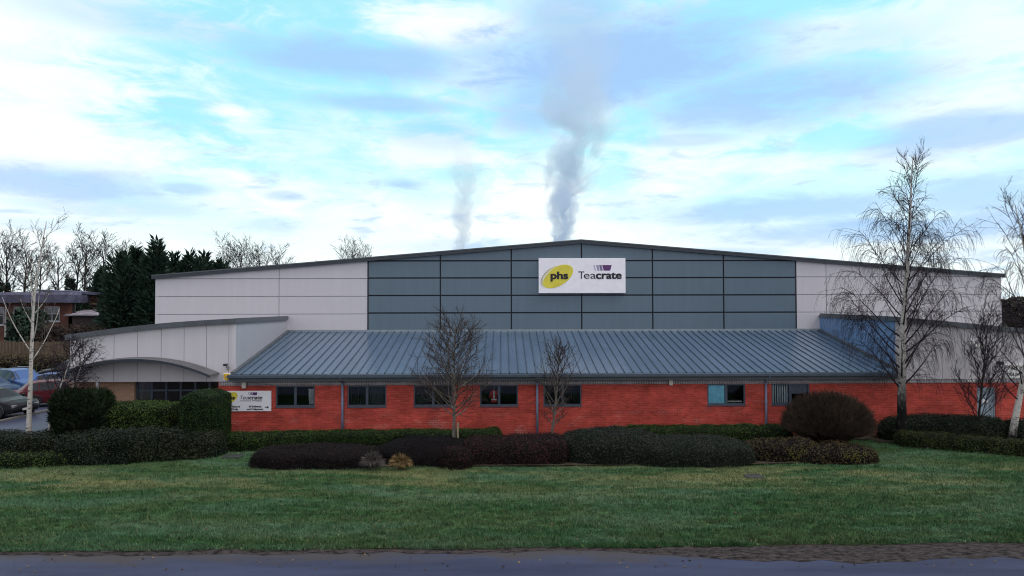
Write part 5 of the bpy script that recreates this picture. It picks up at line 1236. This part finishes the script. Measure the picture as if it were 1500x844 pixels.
# ------------------------------------------------------------------ lawn covers and litter
def cover(px_, py_, w_, d_, label):
    g = G(px_, py_, .09); o = empty('drain_cover', (g.x, g.y, .06), label, 'cover', None)
    MB().box((g.x-w_/2, g.y-d_/2, .04), (g.x+w_/2, g.y+d_/2, .10)).build('cover_plate', mat('iron', (0.022, 0.024, 0.025), .85, var=.3, bmp=.4), o)
    mb = MB(); 
    for a, b, c, d in ((-1, -1, 1, -.9), (-1, .9, 1, 1), (-1, -.9, -.93, .9), (.93, -.9, 1, .9)): mb.box((g.x+a*w_*.55, g.y+b*d_*.6, .03), (g.x+c*w_*.55, g.y+d*d_*.6, .108))
    mb.build('rim', mat('rim_concrete', (0.055, 0.06, 0.058), .8), o)
cover(341, 668, .60, .45, 'dark drain cover set in the grass left of the clipped mounds'); cover(1104, 697.5, .50, .36, 'dark drain cover in the grass below the bronze shrub')

# ------------------------------------------------------------------ steam from stacks far behind
def plume(name, px_, Y, py_bot, py_top, r0, r1, dens, label, lean, wob, seed, fade0, col):
    b = P(px_, py_bot, Y); H = P(px_, py_top, Y).z-b.z
    mb = MB(); n = 28; m_ = 14
    for j in range(m_+1):
        t = j/m_; r = (r0+(r1-r0)*t)*1.7; cxx = b.x+lean*H*t
        for i in range(n): a = 2*math.pi*i/n; mb.v.append((cxx+r*math.cos(a), b.y+r*math.sin(a), b.z+H*t))
    for j in range(m_):
        for i in range(n): mb.f.append((j*n+i, j*n+(i+1) % n, (j+1)*n+(i+1) % n, (j+1)*n+i)); mb.mi.append(0)
    mb.f.append(tuple(reversed(range(n)))); mb.f.append(tuple(m_*n+i for i in range(n))); mb.mi += [0, 0]
    m, nt, bb = newmat(name+'_vapour'); nt.nodes.remove(bb); out = [q for q in nt.nodes if q.type == 'OUTPUT_MATERIAL'][0]
    pv = nt.nodes.new('ShaderNodeVolumePrincipled'); pv.inputs['Color'].default_value = (*col, 1); pv.inputs['Anisotropy'].default_value = .0
    x, y, z = sep(nt, objco(nt)); t = (z/H); rl = t.max(0.0)*(r1-r0)+r0
    sl_ = rl._m('LOGARITHM', math.e)*(H/(r1-r0))                       # height measured in local radii
    wv = fbm(nt, vec(nt, 0.0, seed, sl_*.30), 1.0, 2); wv2 = fbm(nt, vec(nt, 5.0, seed, sl_*.30), 1.0, 2)
    xc = (x-t*(lean*H))/rl-(wv-.5)*wob; yc = y/rl-(wv2-.5)*wob
    rr = (xc*xc+yc*yc).sqrt()
    nz = fbm(nt, vec(nt, xc, yc+seed, sl_*.8), 1.05, 6, .56, .5)
    d = ((1-rr)*.95+(nz-.5)*4.2-.05).step(0.0, .30)*(1.5-rr).clamp()
    fd = t.step(0.0, .03)*(1-t.step(fade0, 1.0))
    nt.links.new(((d*fd)*(dens*r1)/rl*(1-t*.78)*.45).k, pv.inputs['Density']); nt.links.new(pv.outputs[0], out.inputs['Volume'])
    tag(mb.build(name, m, loc=b), label, 'steam', 'steam plumes rising behind the roof')
plume('steam_plume', 815, 120, 372, -70, 1.5, 11.0, .36, 'larger grey steam plume rising behind the roof ridge and merging into cloud', .16, 3.0, 2.0, .30, (.79, .885, 1.0))
plume('steam_plume', 672, 125, 380, 170, 1.3, 4.2, .36, 'smaller fainter steam plume left of the gable ridge', .08, 2.2, 9.0, .50, (.79, .885, 1.0))
